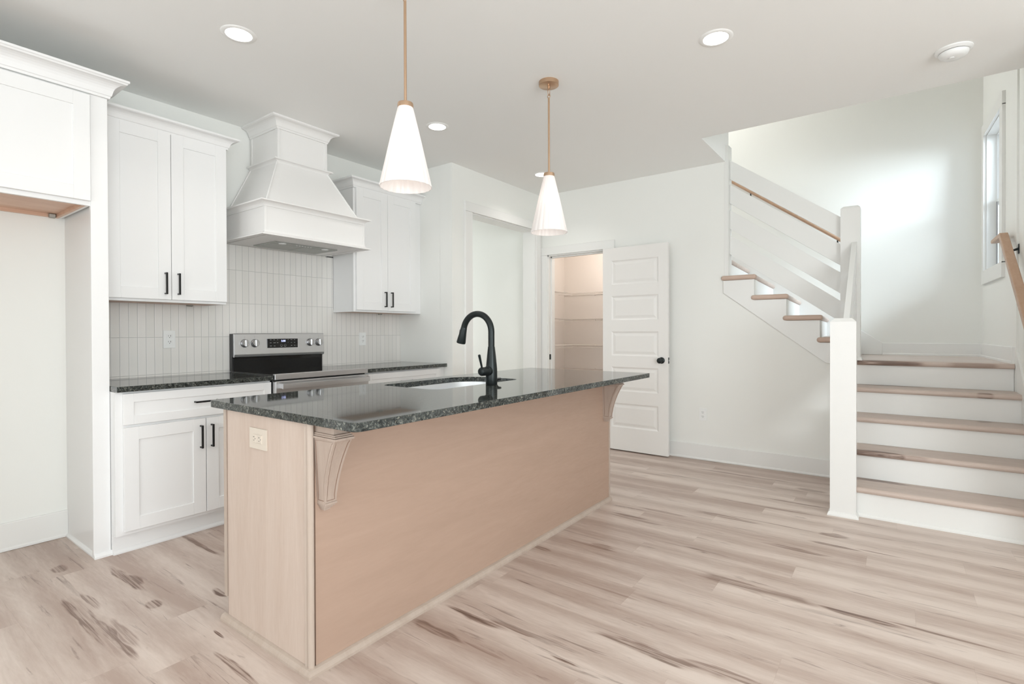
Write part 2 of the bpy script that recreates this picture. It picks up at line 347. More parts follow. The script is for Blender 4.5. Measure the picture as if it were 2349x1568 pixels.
ORG = {}
def tag(o, label=None, cat=None, group=None, kind=None):
    if label: o['label'] = label
    if cat: o['category'] = cat
    if group: o['group'] = group
    if kind: o['kind'] = kind
    return o
def thing(name, label, cat, loc, group=None, kind=None):
    o = D.objects.new(name, None); COL.objects.link(o); o.location = loc; o.empty_display_size = .05
    ORG[o.name] = Vector(loc); return tag(o, label, cat, group, kind)
def obj(name, b, material, parent=None, label=None, local=False):
    me = D.meshes.new(name)
    org = ORG.get(parent.name, Vector((0, 0, 0))) if parent else Vector((0, 0, 0))
    if not parent and not local:     # put the origin at the base of the mesh
        xs = [v.co for v in b.bm.verts]
        org = Vector(((min(c.x for c in xs)+max(c.x for c in xs))/2, (min(c.y for c in xs)+max(c.y for c in xs))/2, min(c.z for c in xs)))
    if not local:
        for v in b.bm.verts: v.co -= org
    b.bm.to_mesh(me); b.bm.free(); me.materials.append(material)
    if any(p.use_smooth for p in me.polygons): me.set_sharp_from_angle(angle=R(38))
    o = D.objects.new(name, me); COL.objects.link(o)
    if parent: o.parent = parent; ORG[o.name] = org
    elif not local: o.location = org; ORG[o.name] = org
    if label: o['label'] = label
    return o
def struct(name, b, material, parent=None):
    o = obj(name, b, material, parent)
    if not parent: o['kind'] = 'structure'
    return o
def copy_tree(o, parent=None):
    c = o.copy(); COL.objects.link(c)
    if parent: c.parent = parent
    for ch in list(o.children): copy_tree(ch, c)
    return c

# ------------------------------------------------------------------ key dimensions
YK, XR, YB, XP, ZC = 3.958, 3.502, 3.254, 4.98, 2.743
YR = -.672; XF = 6.3; SH = .035          # stair side wall runs very slightly off square
def yr(x): return YR+SH*(x-5.02)
YD = 3.645; YBASE = 3.34

# ================================================================== ROOM SHELL
struct('floor', B().box(-4.1, 5.1, -3.3, 6.1, -.06, 0).box(5.1, 6.3, 2.1, 3.8, -.06, 0), M['floor'])
c = B()
c.box(-4.1, 4.267, -3.3, 6.1, ZC, ZC+.3).box(4.267, 5.1, 1.254, 6.1, ZC, ZC+.3)
struct('ceiling', c, M['ceil'])
struct('ceiling_pantry', B().box(5.1, 6.3, 2.1, 3.8, 2.45, 2.5), M['pantry'])
struct('wall_left', B().box(-4.1, 3.6, YK, YK+.1, 0, ZC), M['wall'])
b = B().box(XR, 3.60, 3.404, YK, 0, ZC)                             # return beside the counter and the wall with the cased opening
b.prism([(XR, 0), (3.772, 0), (3.772, 2.332), (4.856, 2.332), (4.856, 0), (XP, 0), (XP, ZC), (XR, ZC)], 'y', YB, 3.405)
struct('wall_back_left', b, M['wall'])
b = B()                                                             # wall with the pantry door; runs on under the upper stair flight
b.prism([(1.26, 0), (2.470, 0), (2.470, 2.056), (3.156, 2.056), (3.156, 0), (3.42, 0), (3.42, ZC), (1.26, ZC)], 'x', XP, 5.10)
b.prism([(.34, 0), (1.26, 0), (1.26, 1.658), (1.007, 1.658), (1.007, 1.473), (.753, 1.473), (.753, 1.288), (.505, 1.288), (.505, 1.103), (.34, 1.103)], 'x', XP, 5.10)
struct('wall_right', b, M['wall'])
# hall behind the cased opening
struct('wall_stub_light_block', B().box(-.17, -.052, 3.15, YK, 0, ZC), M['wall'])  # unseen stub added to keep the rear daylight off the refrigerator bay
struct('wall_hall', B().box(5.0, 5.1, 3.421, 6.1, 0, ZC).box(3.5, 5.1, 6.0, 6.1, 0, ZC).box(3.5, 3.6, 4.06, 6.0, 0, ZC), M['wall'])
# pantry
struct('wall_pantry', B().box(5.1, 6.3, 3.67, 3.78, 0, 2.45).box(6.2, 6.3, 2.1, 3.67, 0, 2.45).box(5.1, 6.2, 2.1, 2.2, 0, 2.45), M['pantry'])
# stair hall
struct('wall_stair_far', B().box(XF, XF+.1, -.75, 3.2, 0, 5.3), M['wall'])
b = B()                                                             # stair side wall with the window opening
WX0, WX1, WZ0, WZ1 = 5.46, 6.15, 1.715, 2.91
def ystrip(bb, x0, x1, z0, z1, t=.16):
    bb.prism([(x0, yr(x0)), (x1, yr(x1)), (x1, yr(x1)-t), (x0, yr(x0)-t)], 'z', z0, z1)
ystrip(b, 5.0, WX0, 0, 5.3); ystrip(b, WX1, XF+.1, 0, 5.3); ystrip(b, WX0, WX1, 0, WZ0); ystrip(b, WX0, WX1, WZ1, 5.3)
struct('wall_stair_side', b, M['wall'])
struct('wall_stair_front', B().box(3.75, 5.0, -.84, -.684, 0, ZC).box(3.75, 3.9, -3.2, -.84, 0, ZC).box(4.267, 5.0, -.84, -.684, ZC, 5.3), M['wall'])
struct('wall_upstairs', B().box(4.15, 4.267, -.84, 3.2, ZC+.3, 5.3).box(4.267, 5.1, 1.254, 1.35, ZC+.3, 5.3).box(5.1, 6.4, 3.1, 3.2, 2.5, 5.3).box(5.0, 5.1, 1.35, 3.2, ZC, 5.3), M['wall'])
struct('ceiling_upstairs', B().box(4.15, 6.4, -.84, 3.2, 5.3, 5.4), M['ceil'])
# walls behind the camera with assumed window openings
b = B().box(-4.1, -4.0, -3.3, -.7, 0, ZC).box(-4.1, -4.0, 3.1, 4.05, 0, ZC).box(-4.1, -4.0, -.7, 3.1, 0, .35).box(-4.1, -4.0, -.7, 3.1, 2.55, ZC)
struct('wall_rear', b, M['wall'])
b = B().box(-4.1, -2.4, -3.3, -3.2, 0, ZC).box(1.2, 3.9, -3.3, -3.2, 0, ZC).box(-2.4, 1.2, -3.3, -3.2, 0, .35).box(-2.4, 1.2, -3.3, -3.2, 2.55, ZC)
struct('wall_side', b, M['wall'])

# baseboards with shoe
def base_prof(h=.145): return [(0, .0015), (.02, .0015), (.02, .012), (.014, .02), (.014, h-.004), (.011, h), (0, h)]
struct('baseboard_left', B().sweep([(-.05, YK), (.915, YK)], base_prof(.155)), M['trim'])
struct('baseboard_right', B().sweep([(XP, 2.35), (XP, .34)], base_prof()), M['trim'])
struct('baseboard_stair_far', B().sweep([(XF, .108), (XF, yr(XF))], [(0, .965), (.02, .965), (.02, .978), (.014, .985), (.014, 1.079), (.011, 1.083), (0, 1.083)]), M['trim'])
struct('baseboard_stair_side', B().sweep([(XF, yr(XF)), (5.04, yr(5.04))], [(0, .965), (.02, .965), (.02, .978), (.014, .985), (.014, 1.079), (.011, 1.083), (0, 1.083)]), M['trim'])

# cased opening
def casing(bb, pts_out, w): pass
b = B().box(3.662, 3.768, YB-.022, YB, 0, 2.335, .003).box(4.86, 4.95, YB-.022, YB, 0, 2.335, .003).box(3.662, 4.95, YB-.024, YB, 2.335, 2.425, .003)
b.box(3.764, 3.779, YB-.004, 3.41, 0, 2.34).box(4.848, 4.863, YB-.004, 3.41, 0, 2.34).box(3.764, 4.863, YB-.004, 3.41, 2.325, 2.34)
b.box(4.86, 4.94, 3.405, 3.422, 0, 2.40, .003).box(3.69, 3.768, 3.405, 3.422, 0, 2.40, .003)
struct('trim_1', b, M['trim'])
# pantry door casing, jambs and stops
b = B().box(XP-.022, XP, 3.160, 3.250, 0, 2.060, .003).box(XP-.022, XP, 2.350, 2.464, 0, 2.060, .003).box(XP-.024, XP, 2.340, 3.252, 2.060, 2.150, .003)
b.box(XP-.004, 5.104, 3.148, 3.163, 0, 2.06).box(XP-.004, 5.104, 2.463, 2.478, 0, 2.06).box(XP-.004, 5.104, 2.463, 3.163, 2.048, 2.062)
b.box(XP+.045, XP+.085, 3.136, 3.149, 0, 2.048).box(XP+.045, XP+.085, 2.477, 2.490, 0, 2.048).box(XP+.045, XP+.085, 2.477, 3.149, 2.034, 2.048)
t = struct('trim_2', b, M['trim'])
obj('strike_plate', B().box(XP+.006, XP+.036, 3.1445, 3.1485, .888, .948, .001).box(XP+.012, XP+.026, 3.1435, 3.146, .905, .93), M['black'], t)

# ------------------------------------------------------------------ pantry door (swung open against the wall)
hinge = Vector((4.925, 2.424, 0))
d1 = D.objects.new('door_1', None); COL.objects.link(d1); d1.location = hinge; d1.rotation_euler = (0, 0, R(-1.4)); d1['kind'] = 'structure'
dw, dz0, dz1, th = .687, .012, 2.047, .035
px0, px1 = .098, .590                                                # panel span measured from the hinge
tops = [1.918, 1.560, 1.202, .846, .482]; ph = .243
b = B()
# local frame: x from wall side (0) to room side (-th .. faces -X), y from hinge towards -Y
def dbox(bb, y0, y1, z0, z1, x0=-th-.0, x1=0., bev=.0): bb.box(x0-.02, x1-.02, -y1, -y0, z0, z1, bev)
dbox(b, 0, px0, dz0, dz1, bev=.0015); dbox(b, px1, dw, dz0, dz1, bev=.0015)
edges_ = [dz1]+[v for tt in tops for v in (tt, tt-ph)]+[dz0]
for i in range(0, len(edges_), 2): dbox(b, px0-.002, px1+.002, edges_[i+1], edges_[i], bev=0.)
for tt in tops:                                                     # moulded panels: sloped sticking and raised field
    z1_, z0_ = tt, tt-ph
    for sx in (1, -1):
        xs = -.02-th if sx == 1 else -.02
        def P(y, z, dep): return b.bm.verts.new((xs+dep*sx, -y, z))
        rings = []
        for ins, dep in ((0, 0), (.012, .008), (.020, .009), (.045, .003), (.05, .003)):
            rings.append([P(px0+ins, z0_+ins, dep), P(px1-ins, z0_+ins, dep), P(px1-ins, z1_-ins, dep), P(px0+ins, z1_-ins, dep)])
        for a, c_ in zip(rings, rings[1:]):
            for i in range(4): b.bm.faces.new((a[i], a[(i+1) % 4], c_[(i+1) % 4], c_[i]))
        b.bm.faces.new(rings[-1])
bmesh.ops.recalc_face_normals(b.bm, faces=b.bm.faces)
lf = obj('door_leaf', b, M['door'], d1, local=True)
ky = -(dw-.062); kz = .924
mxk = Matrix.Rotation(R(-90), 4, 'Y')
k = B().lathe([(.031, 0), (.031, .005), (.026, .010), (.011, .014), (.0105, .030), (.016, .036), (.0255, .044), (.0275, .053), (.0245, .061), (.014, .066), (.0, .067)], (-.02-th, ky, kz), 28, mx=mxk, close=False)
obj('door_knob', k, M['black'], d1, 'round black door knob', local=True)
k = B().lathe([(.031, 0), (.031, .005), (.026, .010), (.011, .014), (.0105, .026), (.016, .032), (.0255, .038), (.024, .046), (.0, .048)], (-.02, ky, kz), 28, mx=Matrix.Rotation(R(90), 4, 'Y'), close=False)
obj('door_knob', k, M['black'], d1, local=True)
obj('latch_plate', B().box(-.02-th+.005, -.025, -dw-.002, -dw+.004, kz-.029, kz+.029, .001), M['black'], d1, local=True)
obj('latch_bolt', B().box(-.02-th+.011, -.031, -dw-.011, -dw, kz-.008, kz+.008, .003), M['steel'], d1, local=True)
for hz in (.25, 1.03, 1.8):
    obj('hinge', B().lathe([(.006, 0), (.006, .09)], (-.006, .005, hz), 12), M['black'], d1, local=True)

# ------------------------------------------------------------------ stair window
w = thing('window_1', None, None, (5.8, yr(5.8), WZ0), kind='structure')
b = B()
def wbox(bb, x0, x1, d0, d1_, z0, z1):                              # d = depth outwards from the wall face (negative = into the room)
    bb.prism([(x0, yr(x0)-d0), (x1, yr(x1)-d0), (x1, yr(x1)-d1_), (x0, yr(x0)-d1_)], 'z', z0, z1)
cw = .095
for x0, x1, z0, z1 in ((WX0-cw, WX0+.006, WZ0-.0, WZ1), (WX1-.006, WX1+.075, WZ0, WZ1)): wbox(b, x0, x1, -.02, 0, z0, z1)
wbox(b, WX0-cw, WX1+.075, -.021, 0, WZ1-.006, WZ1+cw); wbox(b, WX0-cw, WX1+.075, -.021, 0, WZ0-cw-.015, WZ0+.006)
obj('window_casing', b, M['trim'], w)
b = B()                                                             # jamb liner
for x0, x1, z0, z1 in ((WX0, WX0+.012, WZ0, WZ1), (WX1-.012, WX1, WZ0, WZ1), (WX0, WX1, WZ1-.012, WZ1), (WX0, WX1, WZ0, WZ0+.012)): wbox(b, x0, x1, .001, .159, z0, z1)
obj('window_jamb', b, M['trim'], w)
def sash(x0, x1, d0, d1_, z0, z1, fw):
    bb = B()
    wbox(bb, x0, x0+fw, d0, d1_, z0, z1); wbox(bb, x1-fw, x1, d0, d1_, z0, z1); wbox(bb, x0+fw, x1-fw, d0, d1_, z0, z0+fw); wbox(bb, x0+fw, x1-fw, d0, d1_, z1-fw, z1)
    return bb
zm = (WZ0+WZ1)/2
sf = obj('window_frame', sash(WX0+.012, WX1-.012, .066, .13, WZ0+.012, WZ1-.012, .010), M['vinyl'], w)
s1 = obj('sash', sash(WX0+.03, WX1-.02, .070, .093, WZ0+.02, zm+.02, .024), M['vinyl'], w, 'lower sash')
g = B(); wbox(g, WX0+.043, WX1-.043, .079, .083, WZ0+.043, zm-.003); obj('pane', g, M['glass'], s1)
s2 = obj('sash', sash(WX0+.02, WX1-.02, .095, .118, zm-.02, WZ1-.02, .024), M['vinyl'], w, 'upper sash')
g = B(); wbox(g, WX0+.043, WX1-.043, .104, .108, zm+.003, WZ1-.043); obj('pane', g, M['glass'], s2)
g = B(); wbox(g, WX1-.036, WX1-.030, .062, .068, WZ0+.03, zm); obj('track_seal', g, M['gasket'], w)
g = B(); wbox(g, WX1-.16, WX1-.12, .064, .072, zm+.02, zm+.035); obj('sash_lock', g, M['vinyl'], w)

# ================================================================== BACKSPLASH TILE
tag(obj('tile_backsplash', B().box(.98, XR, YK-.010, YK, .914, 1.395).box(1.702, 2.733, YK-.010, YK, 1.395, 1.852), M['tile']),
    'light grey stacked vertical tile backsplash behind the range', 'backsplash')

# ================================================================== CABINETS
def shaker(x0, x1, z0, z1, yf, t=.02, rail=.07, rec=.007):
    b = B()
    b.box(x0, x0+rail, yf, yf+t, z0, z1, .0012).box(x1-rail, x1, yf, yf+t, z0, z1, .0012)
    b.box(x0+rail, x1-rail, yf, yf+t, z1-rail, z1, .0012).box(x0+rail, x1-rail, yf, yf+t, z0, z0+rail, .0012)
    b.box(x0+rail-.002, x1-rail+.002, yf+rec, yf+t-.001, z0+rail-.002, z1-rail+.002)
    return b
def pull_v(x, z0, z1, yf):
    b = B().box(x-.005, x+.005, yf-.032, yf-.022, z0, z1, .0012)
    b.box(x-.0045, x+.0045, yf-.024, yf+.001, z0, z0+.009, .001).box(x-.0045, x+.0045, yf-.024, yf+.001, z1-.009, z1, .001)
    return b
def pull_h(x0, x1, z, yf):
    b = B().box(x0, x1, yf-.032, yf-.022, z-.005, z+.005, .0012)
    b.box(x0, x0+.009, yf-.024, yf+.001, z-.0045, z+.0045, .001).box(x1-.009, x1, yf-.024, yf+.001, z-.0045, z+.0045, .001)
    return b
def crown_prof(z0, z1, p):
    h = z1-z0
    return [(0, z0), (.010, z0), (.012, z0+.012), (.016, z0+.015), (.020, z0+.20*h+.012)] + \
           [(.020+(p-.030)*(1-math.cos(math.pi/2*i/6)), z0+.27*h+.52*h*math.sin(math.pi/2*i/6)) for i in range(1, 7)] + \
           [(p-.006, z1-.014), (p, z1-.011), (p, z1), (0, z1)]

# tall refrigerator end panel
t = thing('tall_end_panel', 'tall white end panel closing the empty refrigerator bay', 'panel', (.938, 3.69, 0))
obj('side_panel', B().box(.9155, .9755, 3.449, YK, 0, 2.4615), M['cab'], t)
obj('face_stile', B().box(.900, .976, 3.425, 3.450, 0, 2.462, .0015), M['cab'], t)
obj('base_shoe', B().sweep([(.976, 3.50), (.976, 3.425), (.900, 3.425)][::-1], [(0, 0), (.016, 0), (.016, .010), (.006, .024), (0, .026)]), M['cab'], t)
obj('inner_shoe', B().sweep([(.9155, 3.45), (.9155, 3.94)][::-1], [(0, 0), (.013, 0), (.013, .008), (.004, .018), (0, .02)]), M['cab'], t)

# cabinet over the refrigerator bay
t = thing('wall_cabinet', 'white crown-topped wall cabinet over the empty refrigerator bay', 'cabinet', (.43, 3.7, 1.873))
b = B().box(-.05, -.03, 3.43, YK, 1.873, 2.462).box(-.03, .90, 3.431, 3.45, 1.873, 2.462).box(-.03, .90, 3.94, YK, 1.93, 2.462).box(-.03, .90, 3.45, 3.94, 2.44, 2.462).box(.885, .899, 3.449, 3.941, 1.8735, 2.4615)
obj('carcass', b, M['cab'], t)
b = B().box(-.03, .885, 3.45, YK-.002, 1.892, 1.90).box(-.03, .885, 3.935, YK-.001, 1.873, 1.892).box(.870, .885, 3.45, 3.935, 1.873, 1.892)
obj('underside', b, M['raw'], t, 'unpainted pinkish plywood underside')
obj('cable_clamp', B().box(.835, .868, 3.915, 3.935, 1.866, 1.891, .004), M['clamp'], t)
obj('door', shaker(.437, .897, 1.896, 2.452, 3.41), M['cab'], t)
obj('door', shaker(-.027, .433, 1.896, 2.452, 3.41), M['cab'], t)
obj('crown_moulding', B().sweep([(.976, YK), (.976, 3.425), (-.05, 3.425)][::-1], crown_prof(2.462, 2.562, .08)), M['cab'], t)

def upper(x0, x1, xd, z0, z1, doors, label, crownpath, clampx):
    t = thing('wall_cabinet', label, 'cabinet', ((x0+x1)/2, 3.8, z0))
    b = B().box(x0+.014, x1-.014, YD+.039, 3.935, z0+.02, z1-.001).box(x0, x1, YD+.0205, YD+.040, z0, z1).box(x0, x0+.015, YD+.039, YK-.011, z0, z1).box(x1-.015, x1, YD+.039, YK-.011, z0, z1)
    obj('carcass', b, M['cab'], t)
    obj('underside', B().box(x0+.0155, x1-.0155, YD+.0405, YK-.012, z0+.001, z0+.0195), M['raw'], t, 'unpainted reddish plywood underside')
    obj('cable_clamp', B().box(clampx, clampx+.035, 3.90, 3.925, z0-.010, z0+.009, .004), M['clamp'], t)
    xm = doors[1]
    for (a, c_, hx) in ((doors[0], xm-.0015, xm-.036), (xm+.0015, doors[2], xm+.036)):
        d = obj('door', shaker(a, c_, z0+.016, z1-.001, YD), M['cab'], t)
        obj('handle', pull_v(hx, z0+.048, z0+.182, YD), M['blackpull'], d)
    obj('crown_moulding', B().sweep(crownpath, crown_prof(z1-.008, z1+.066, .066)), M['cab'], t)
    return t
upper(.978, 1.700, 0, 1.392, 2.445, (1.026, 1.363, 1.698), 'white two-door wall cabinet between tall end panel and range hood', [(.978, YD+.012), (1.700, YD+.012), (1.700, YK)], 1.555)
upper(2.735, XR-.001, 0, 1.375, 2.425, (2.754, 3.088, 3.425), 'white two-door wall cabinet right of the range hood', [(2.735, YK), (2.735, YD+.012), (XR-.001, YD+.012)], 3.20)

# base cabinets
def base(x0, x1, dr, dd, label, pulls):
    t = thing('base_cabinet', label, 'cabinet', ((x0+x1)/2, 3.65, 0))
    b = B().box(x0, x1, YBASE+.021, YK-.01, .105, .883).box(x0, x1, 3.415, YK-.02, 0, .105)
    obj('carcass', b, M['cab'], t)
    obj('toe_kick', B().box(x0, x1, 3.405, 3.415, 0, .105).sweep([(x0, 3.405), (x1, 3.405)], [(0, 0), (.014, 0), (.014, .008), (.005, .02), (0, .022)]), M['cab'], t)
    d = obj('drawer', shaker(dr[0], dr[1], .703, .872, YBASE, rail=.048), M['cab'], t)
    if pulls[0]: obj('handle', pull_h(pulls[0], pulls[0]+.134, .792, YBASE), M['blackpull'], d)
    for (a, c_, hx) in dd:
        d = obj('door', shaker(a, c_, .126, .688, YBASE), M['cab'], t)
        obj('handle', pull_v(hx, .514, .650, YBASE), M['blackpull'], d)
    return t
base(.978, 1.838, (1.012, 1.836), ((1.013, 1.427, 1.397), (1.431, 1.836, 1.458)), 'white base cabinet left of the range with long drawer over two doors', (1.362,))
base(2.608, XR-.001, (2.618, 3.435), ((2.618, 3.025, 3.0), (3.029, 3.435, 3.055)), 'white base cabinet right of the range, mostly behind the island', (2.96,))

# perimeter countertops
for (x0, x1, lab) in ((.978, 1.838, 'dark speckled granite countertop left of the range'), (2.607, XR-.001, 'dark speckled granite countertop right of the range')):
    tag(obj('countertop', B().box(x0, x1, 3.319, YK-.001, .884, .914, .0025, 2), M['granite']), lab, 'countertop')

# ================================================================== RANGE HOOD
HC = 2.221
t = thing('range_hood', 'white tapered wooden range hood over the stove', 'range hood', (HC, 3.7, 1.858))
def rect(hw, yf): return [(HC-hw, YK-.0105), (HC-hw, yf), (HC+hw, yf), (HC+hw, YK-.0105)]
def frame_prof(z0, z1, p, inv=False):
    h = z1-z0; pts = [(0, z0), (.006, z0)] + [(.006+(p-.012)*(1-math.cos(math.pi/2*i/5)), z0+.004+(h-.014)*math.sin(math.pi/2*i/5)) for i in range(1, 6)] + [(p, z1-.008), (p, z1), (0, z1)]
    return [(o, z0+z1-z) for o, z in pts] if inv else pts
obj('hood_box', B().box(HC-.40, HC+.40, 3.38, YK-.0105, 1.872, 2.075, .0015), M['hood'], t)
b = B()
lo, hi = [( -.378, 3.41), (.378, 3.41), (.378, YK-.0105), (-.378, YK-.0105)], [(-.198, 3.575), (.198, 3.575), (.198, YK-.0105), (-.198, YK-.0105)]
v0 = [b.bm.verts.new((HC+x, y, 2.075)) for x, y in lo]; v1 = [b.bm.verts.new((HC+x, y, 2.44)) for x, y in hi]
b.bm.faces.new(v0); b.bm.faces.new(v1)
for i in range(4): b.bm.faces.new((v0[i], v0[(i+1) % 4], v1[(i+1) % 4], v1[i]))
bmesh.ops.recalc_face_normals(b.bm, faces=b.bm.faces)
cone = obj('hood_cone', b, M['hood'], t)
def strip(p, q, w): obj('corner_bead', B().tube([Vector(p), Vector(q)], w, 6), M['hood'], cone)
for sx in (-1, 1): strip((HC+sx*.376, 3.411, 2.08), (HC+sx*.197, 3.576, 2.44), .007)
for sx in (-1, 1): strip((HC+sx*.376, YK-.018, 2.08), (HC+sx*.197, YK-.018, 2.44), .007)
ch = obj('hood_chimney', B().box(HC-.198, HC+.198, 3.575, YK-.0105, 2.42, ZC-.001), M['hood'], t)
for sx in (-1, 1):
    xa_, xb_ = sorted((HC+sx*.186, HC+sx*.202))
    obj('corner_bead', B().box(xa_, xb_, 3.568, 3.60, 2.446, 2.67), M['hood'], ch)
    obj('corner_bead', B().box(HC+sx*.198-.005, HC+sx*.198+.005, YK-.035, YK-.011, 2.446, 2.67), M['hood'], ch)
    obj('corner_bead', B().box(HC+sx*.396-.008, HC+sx*.396+.008, 3.376, 3.40, 1.885, 2.05), M['hood'], t)
obj('middle_ledge', B().sweep(rect(.200, 3.573), frame_prof(2.412, 2.448, .036)), M['hood'], t)
obj('lower_ledge', B().sweep(rect(.400, 3.38), frame_prof(2.045, 2.085, .043)), M['hood'], t)
obj('crown_moulding', B().sweep(rect(.198, 3.575), crown_prof(2.665, ZC-.0005, .072)), M['hood'], t)
b = B().sweep(rect(.400, 3.38), frame_prof(1.852, 1.888, .040, True))
obj('bottom_lip', b, M['hood'], t)
b = B().box(HC-.385, HC+.385, 3.395, YK-.0105, 1.853, 1.862)
obj('hood_underside', b, M['hood'], t)
v = obj('vent_insert', B().box(1.990, 2.505, 3.555, 3.865, 1.846, 1.8535, .003), M['filter'], t, 'grey metal fan insert')
obj('filter_panel', B().box(2.005, 2.240, 3.605, 3.850, 1.8435, 1.847, .001), M['filter'], v)
obj('filter_panel', B().box(2.250, 2.485, 3.605, 3.850, 1.8435, 1.847, .001), M['filter'], v)
for lx in (2.06, 2.41): obj('hood_lamp', B().lathe([(.026, 0), (.026, .004)], (lx, 3.582, 1.8425), 20), M['white'], v)
bb = B()
for i in range(6): bb.lathe([(.005, 0), (.005, .003)], (2.17+i*.023, 3.578, 1.8435), 10)
obj('push_button', bb, M['white'], v)
obj('hood_gap_strip', B().box(2.66, 2.735, YK-.013, YK-.0101, 1.849, 1.856), M['blkpl'], t)

# ================================================================== RANGE
RX0, RX1 = 1.842, 2.602
t = thing('range', 'stainless steel electric range under the white hood', 'stove', (2.222, 3.62, 0))
obj('oven_body', B().box(RX0+.004, RX1-.004, 3.345, 3.93, .03, .902, .002), M['blkpl'], t)
for fx in (RX0+.05, RX1-.05):
    for fy in (3.42, 3.86): obj('foot', B().lathe([(.018, 0), (.018, .03)], (fx, fy, 0), 14), M['blkpl'], t)
obj('cooktop', B().box(RX0-.004, RX1+.004, 3.335, 3.905, .9145, .9195, .0015), M['glassblk'], t, 'black glass cooktop')
obj('cooktop_trim', B().box(RX0+.002, RX1-.002, 3.308, 3.337, .886, .924, .003, 2).box(RX0+.002, RX1-.002, 3.33, 3.93, .895, .9142), M['steel'], t)
d = obj('oven_door', B().box(RX0+.002, RX1-.002, 3.300, 3.345, .20, .876, .004, 2), M['steel'], t)
obj('oven_window', B().box(RX0+.10, RX1-.10, 3.298, 3.301, .34, .70, .001), M['glassblk'], d)
b = B(); N = 24; hz0, hz1 = .826, .862
vsf = []
for i in range(N+1):
    u = i/N; x = RX0+.028+(RX1-RX0-.056)*u; bow = .018*math.sin(math.pi*u)
    y0 = 3.252-bow; vsf.append([b.bm.verts.new(p) for p in ((x, y0+.012, hz0), (x, y0, hz0+.002), (x, y0-.0005, (hz0+hz1)/2), (x, y0, hz1-.002), (x, y0+.012, hz1))])
for a, c_ in zip(vsf, vsf[1:]):
    for j in range(5): 
        f = b.bm.faces.new((a[j], a[(j+1) % 5], c_[(j+1) % 5], c_[j])); f.smooth = j < 4
b.bm.faces.new(vsf[0]); b.bm.faces.new(list(reversed(vsf[-1])))
bmesh.ops.recalc_face_normals(b.bm, faces=b.bm.faces)
for x in (RX0+.03, RX1-.045): b.box(x, x+.015, 3.262, 3.302, hz0+.002, hz1-.002, .002)
obj('oven_handle', b, M['steel'], d)
obj('storage_drawer', B().box(RX0+.002, RX1-.002, 3.302, 3.345, .045, .192, .004, 2), M['steel'], t)
g = obj('back_guard', B().prism([(3.905, .9195), (3.940, .9195), (3.940, 1.192), (3.893, 1.192), (3.893, 1.03), (3.905, 1.01)], 'x', RX0+.008, RX1-.008), M['blkpl'], t)
obj('lower_panel', B().prism([(3.898, .9195), (3.906, .9195), (3.906, 1.03), (3.893, 1.03)], 'x', RX0+.018, RX1-.018), M['glassblk'], g)
cp = obj('control_panel', B().prism([(3.874, 1.022), (3.884, 1.018), (3.895, 1.022), (3.905, 1.196), (3.886, 1.196), (3.880, 1.190), (3.870, 1.040)], 'x', RX0+.010, RX1-.010, .0015), M['steel'], g, 'stainless control panel')
def cpy(z): return 3.870+(z-1.040)*(.010/.150)
obj('control_display', B().box(2.098, 2.352, cpy(1.118)-.0045, cpy(1.118)+.004, 1.083, 1.153, .002), M['glassblk'], cp, 'black glass display')
yd = cpy(1.118)-.0053
cu = D.curves.new('clock', 'FONT'); cu.body = '5:00'; cu.size = .021; cu.extrude = .0003; cu.align_x = 'CENTER'
fo = D.objects.new('clock', cu); COL.objects.link(fo); bpy.context.view_layer.update()
me = D.meshes.new_from_object(fo.evaluated_get(bpy.context.evaluated_depsgraph_get())); D.objects.remove(fo)
b = B(); b.bm.from_mesh(me); b.xform(Matrix.Translation((2.228, yd, 1.129)) @ Matrix.Rotation(R(90), 4, 'X') @ Matrix.Shear('XY', 4, (0., 0.)))
obj('clock_digits', b, M['digit'], cp, 'lit digits reading 5:00')
b = B()
for (x, z, w_) in [(2.125, 1.145, .012), (2.153, 1.145, .010), (2.181, 1.145, .008), (2.125, 1.122, .012), (2.156, 1.122, .019), (2.181, 1.122, .010), (2.126, 1.098, .015), (2.156, 1.098, .012),
                   (2.268, 1.145, .005), (2.296, 1.145, .014), (2.323, 1.145, .010), (2.268, 1.124, .004), (2.296, 1.122, .009), (2.323, 1.122, .010), (2.297, 1.099, .011), (2.324, 1.100, .012), (2.341, 1.099, .003),
                   (2.212, 1.094, .010), (2.243, 1.094, .012)]:
    obj('button_legend', B().box(x-w_/2, x+w_/2, yd, yd+.001, z-.0014, z+.0014), M['legend'], cp)
for x in (2.212, 2.243): obj('button_ring', B().lathe([(.0095, 0), (.0095, .0006), (.0085, .0006), (.0085, 0)], (x, yd+.001, 1.101), 20, mx=Matrix.Rotation(R(90), 4, 'X'), close=False), M['legend'], cp)
mk = Matrix.Rotation(R(86), 4, 'X')
for kx in (1.928, 2.004, 2.463, 2.541):
    z = 1.122
    kb = B().lathe([(.031, 0), (.030, .004), (.0275, .006), (.0265, .022), (.024, .025), (0, .025)], (kx, cpy(z)-.001, z), 32, mx=mk, close=False)
    kn = obj('control_knob', kb, M['knob'], cp)
    obj('knob_grip', B().box(kx-.0045, kx+.0045, cpy(z)-.034, cpy(z)-.022, z-.024, z+.026, .002), M['steel'], kn)
for kx in (1.928, 2.004, 2.463, 2.541):
    b = B()
    for k_ in range(3): b.box(kx-.003, kx+.003, cpy(1.17)-.0012, cpy(1.17)+.0005, 1.158+k_*.008, 1.1595+k_*.008)
    obj('knob_marks', b, M['legend'], cp)

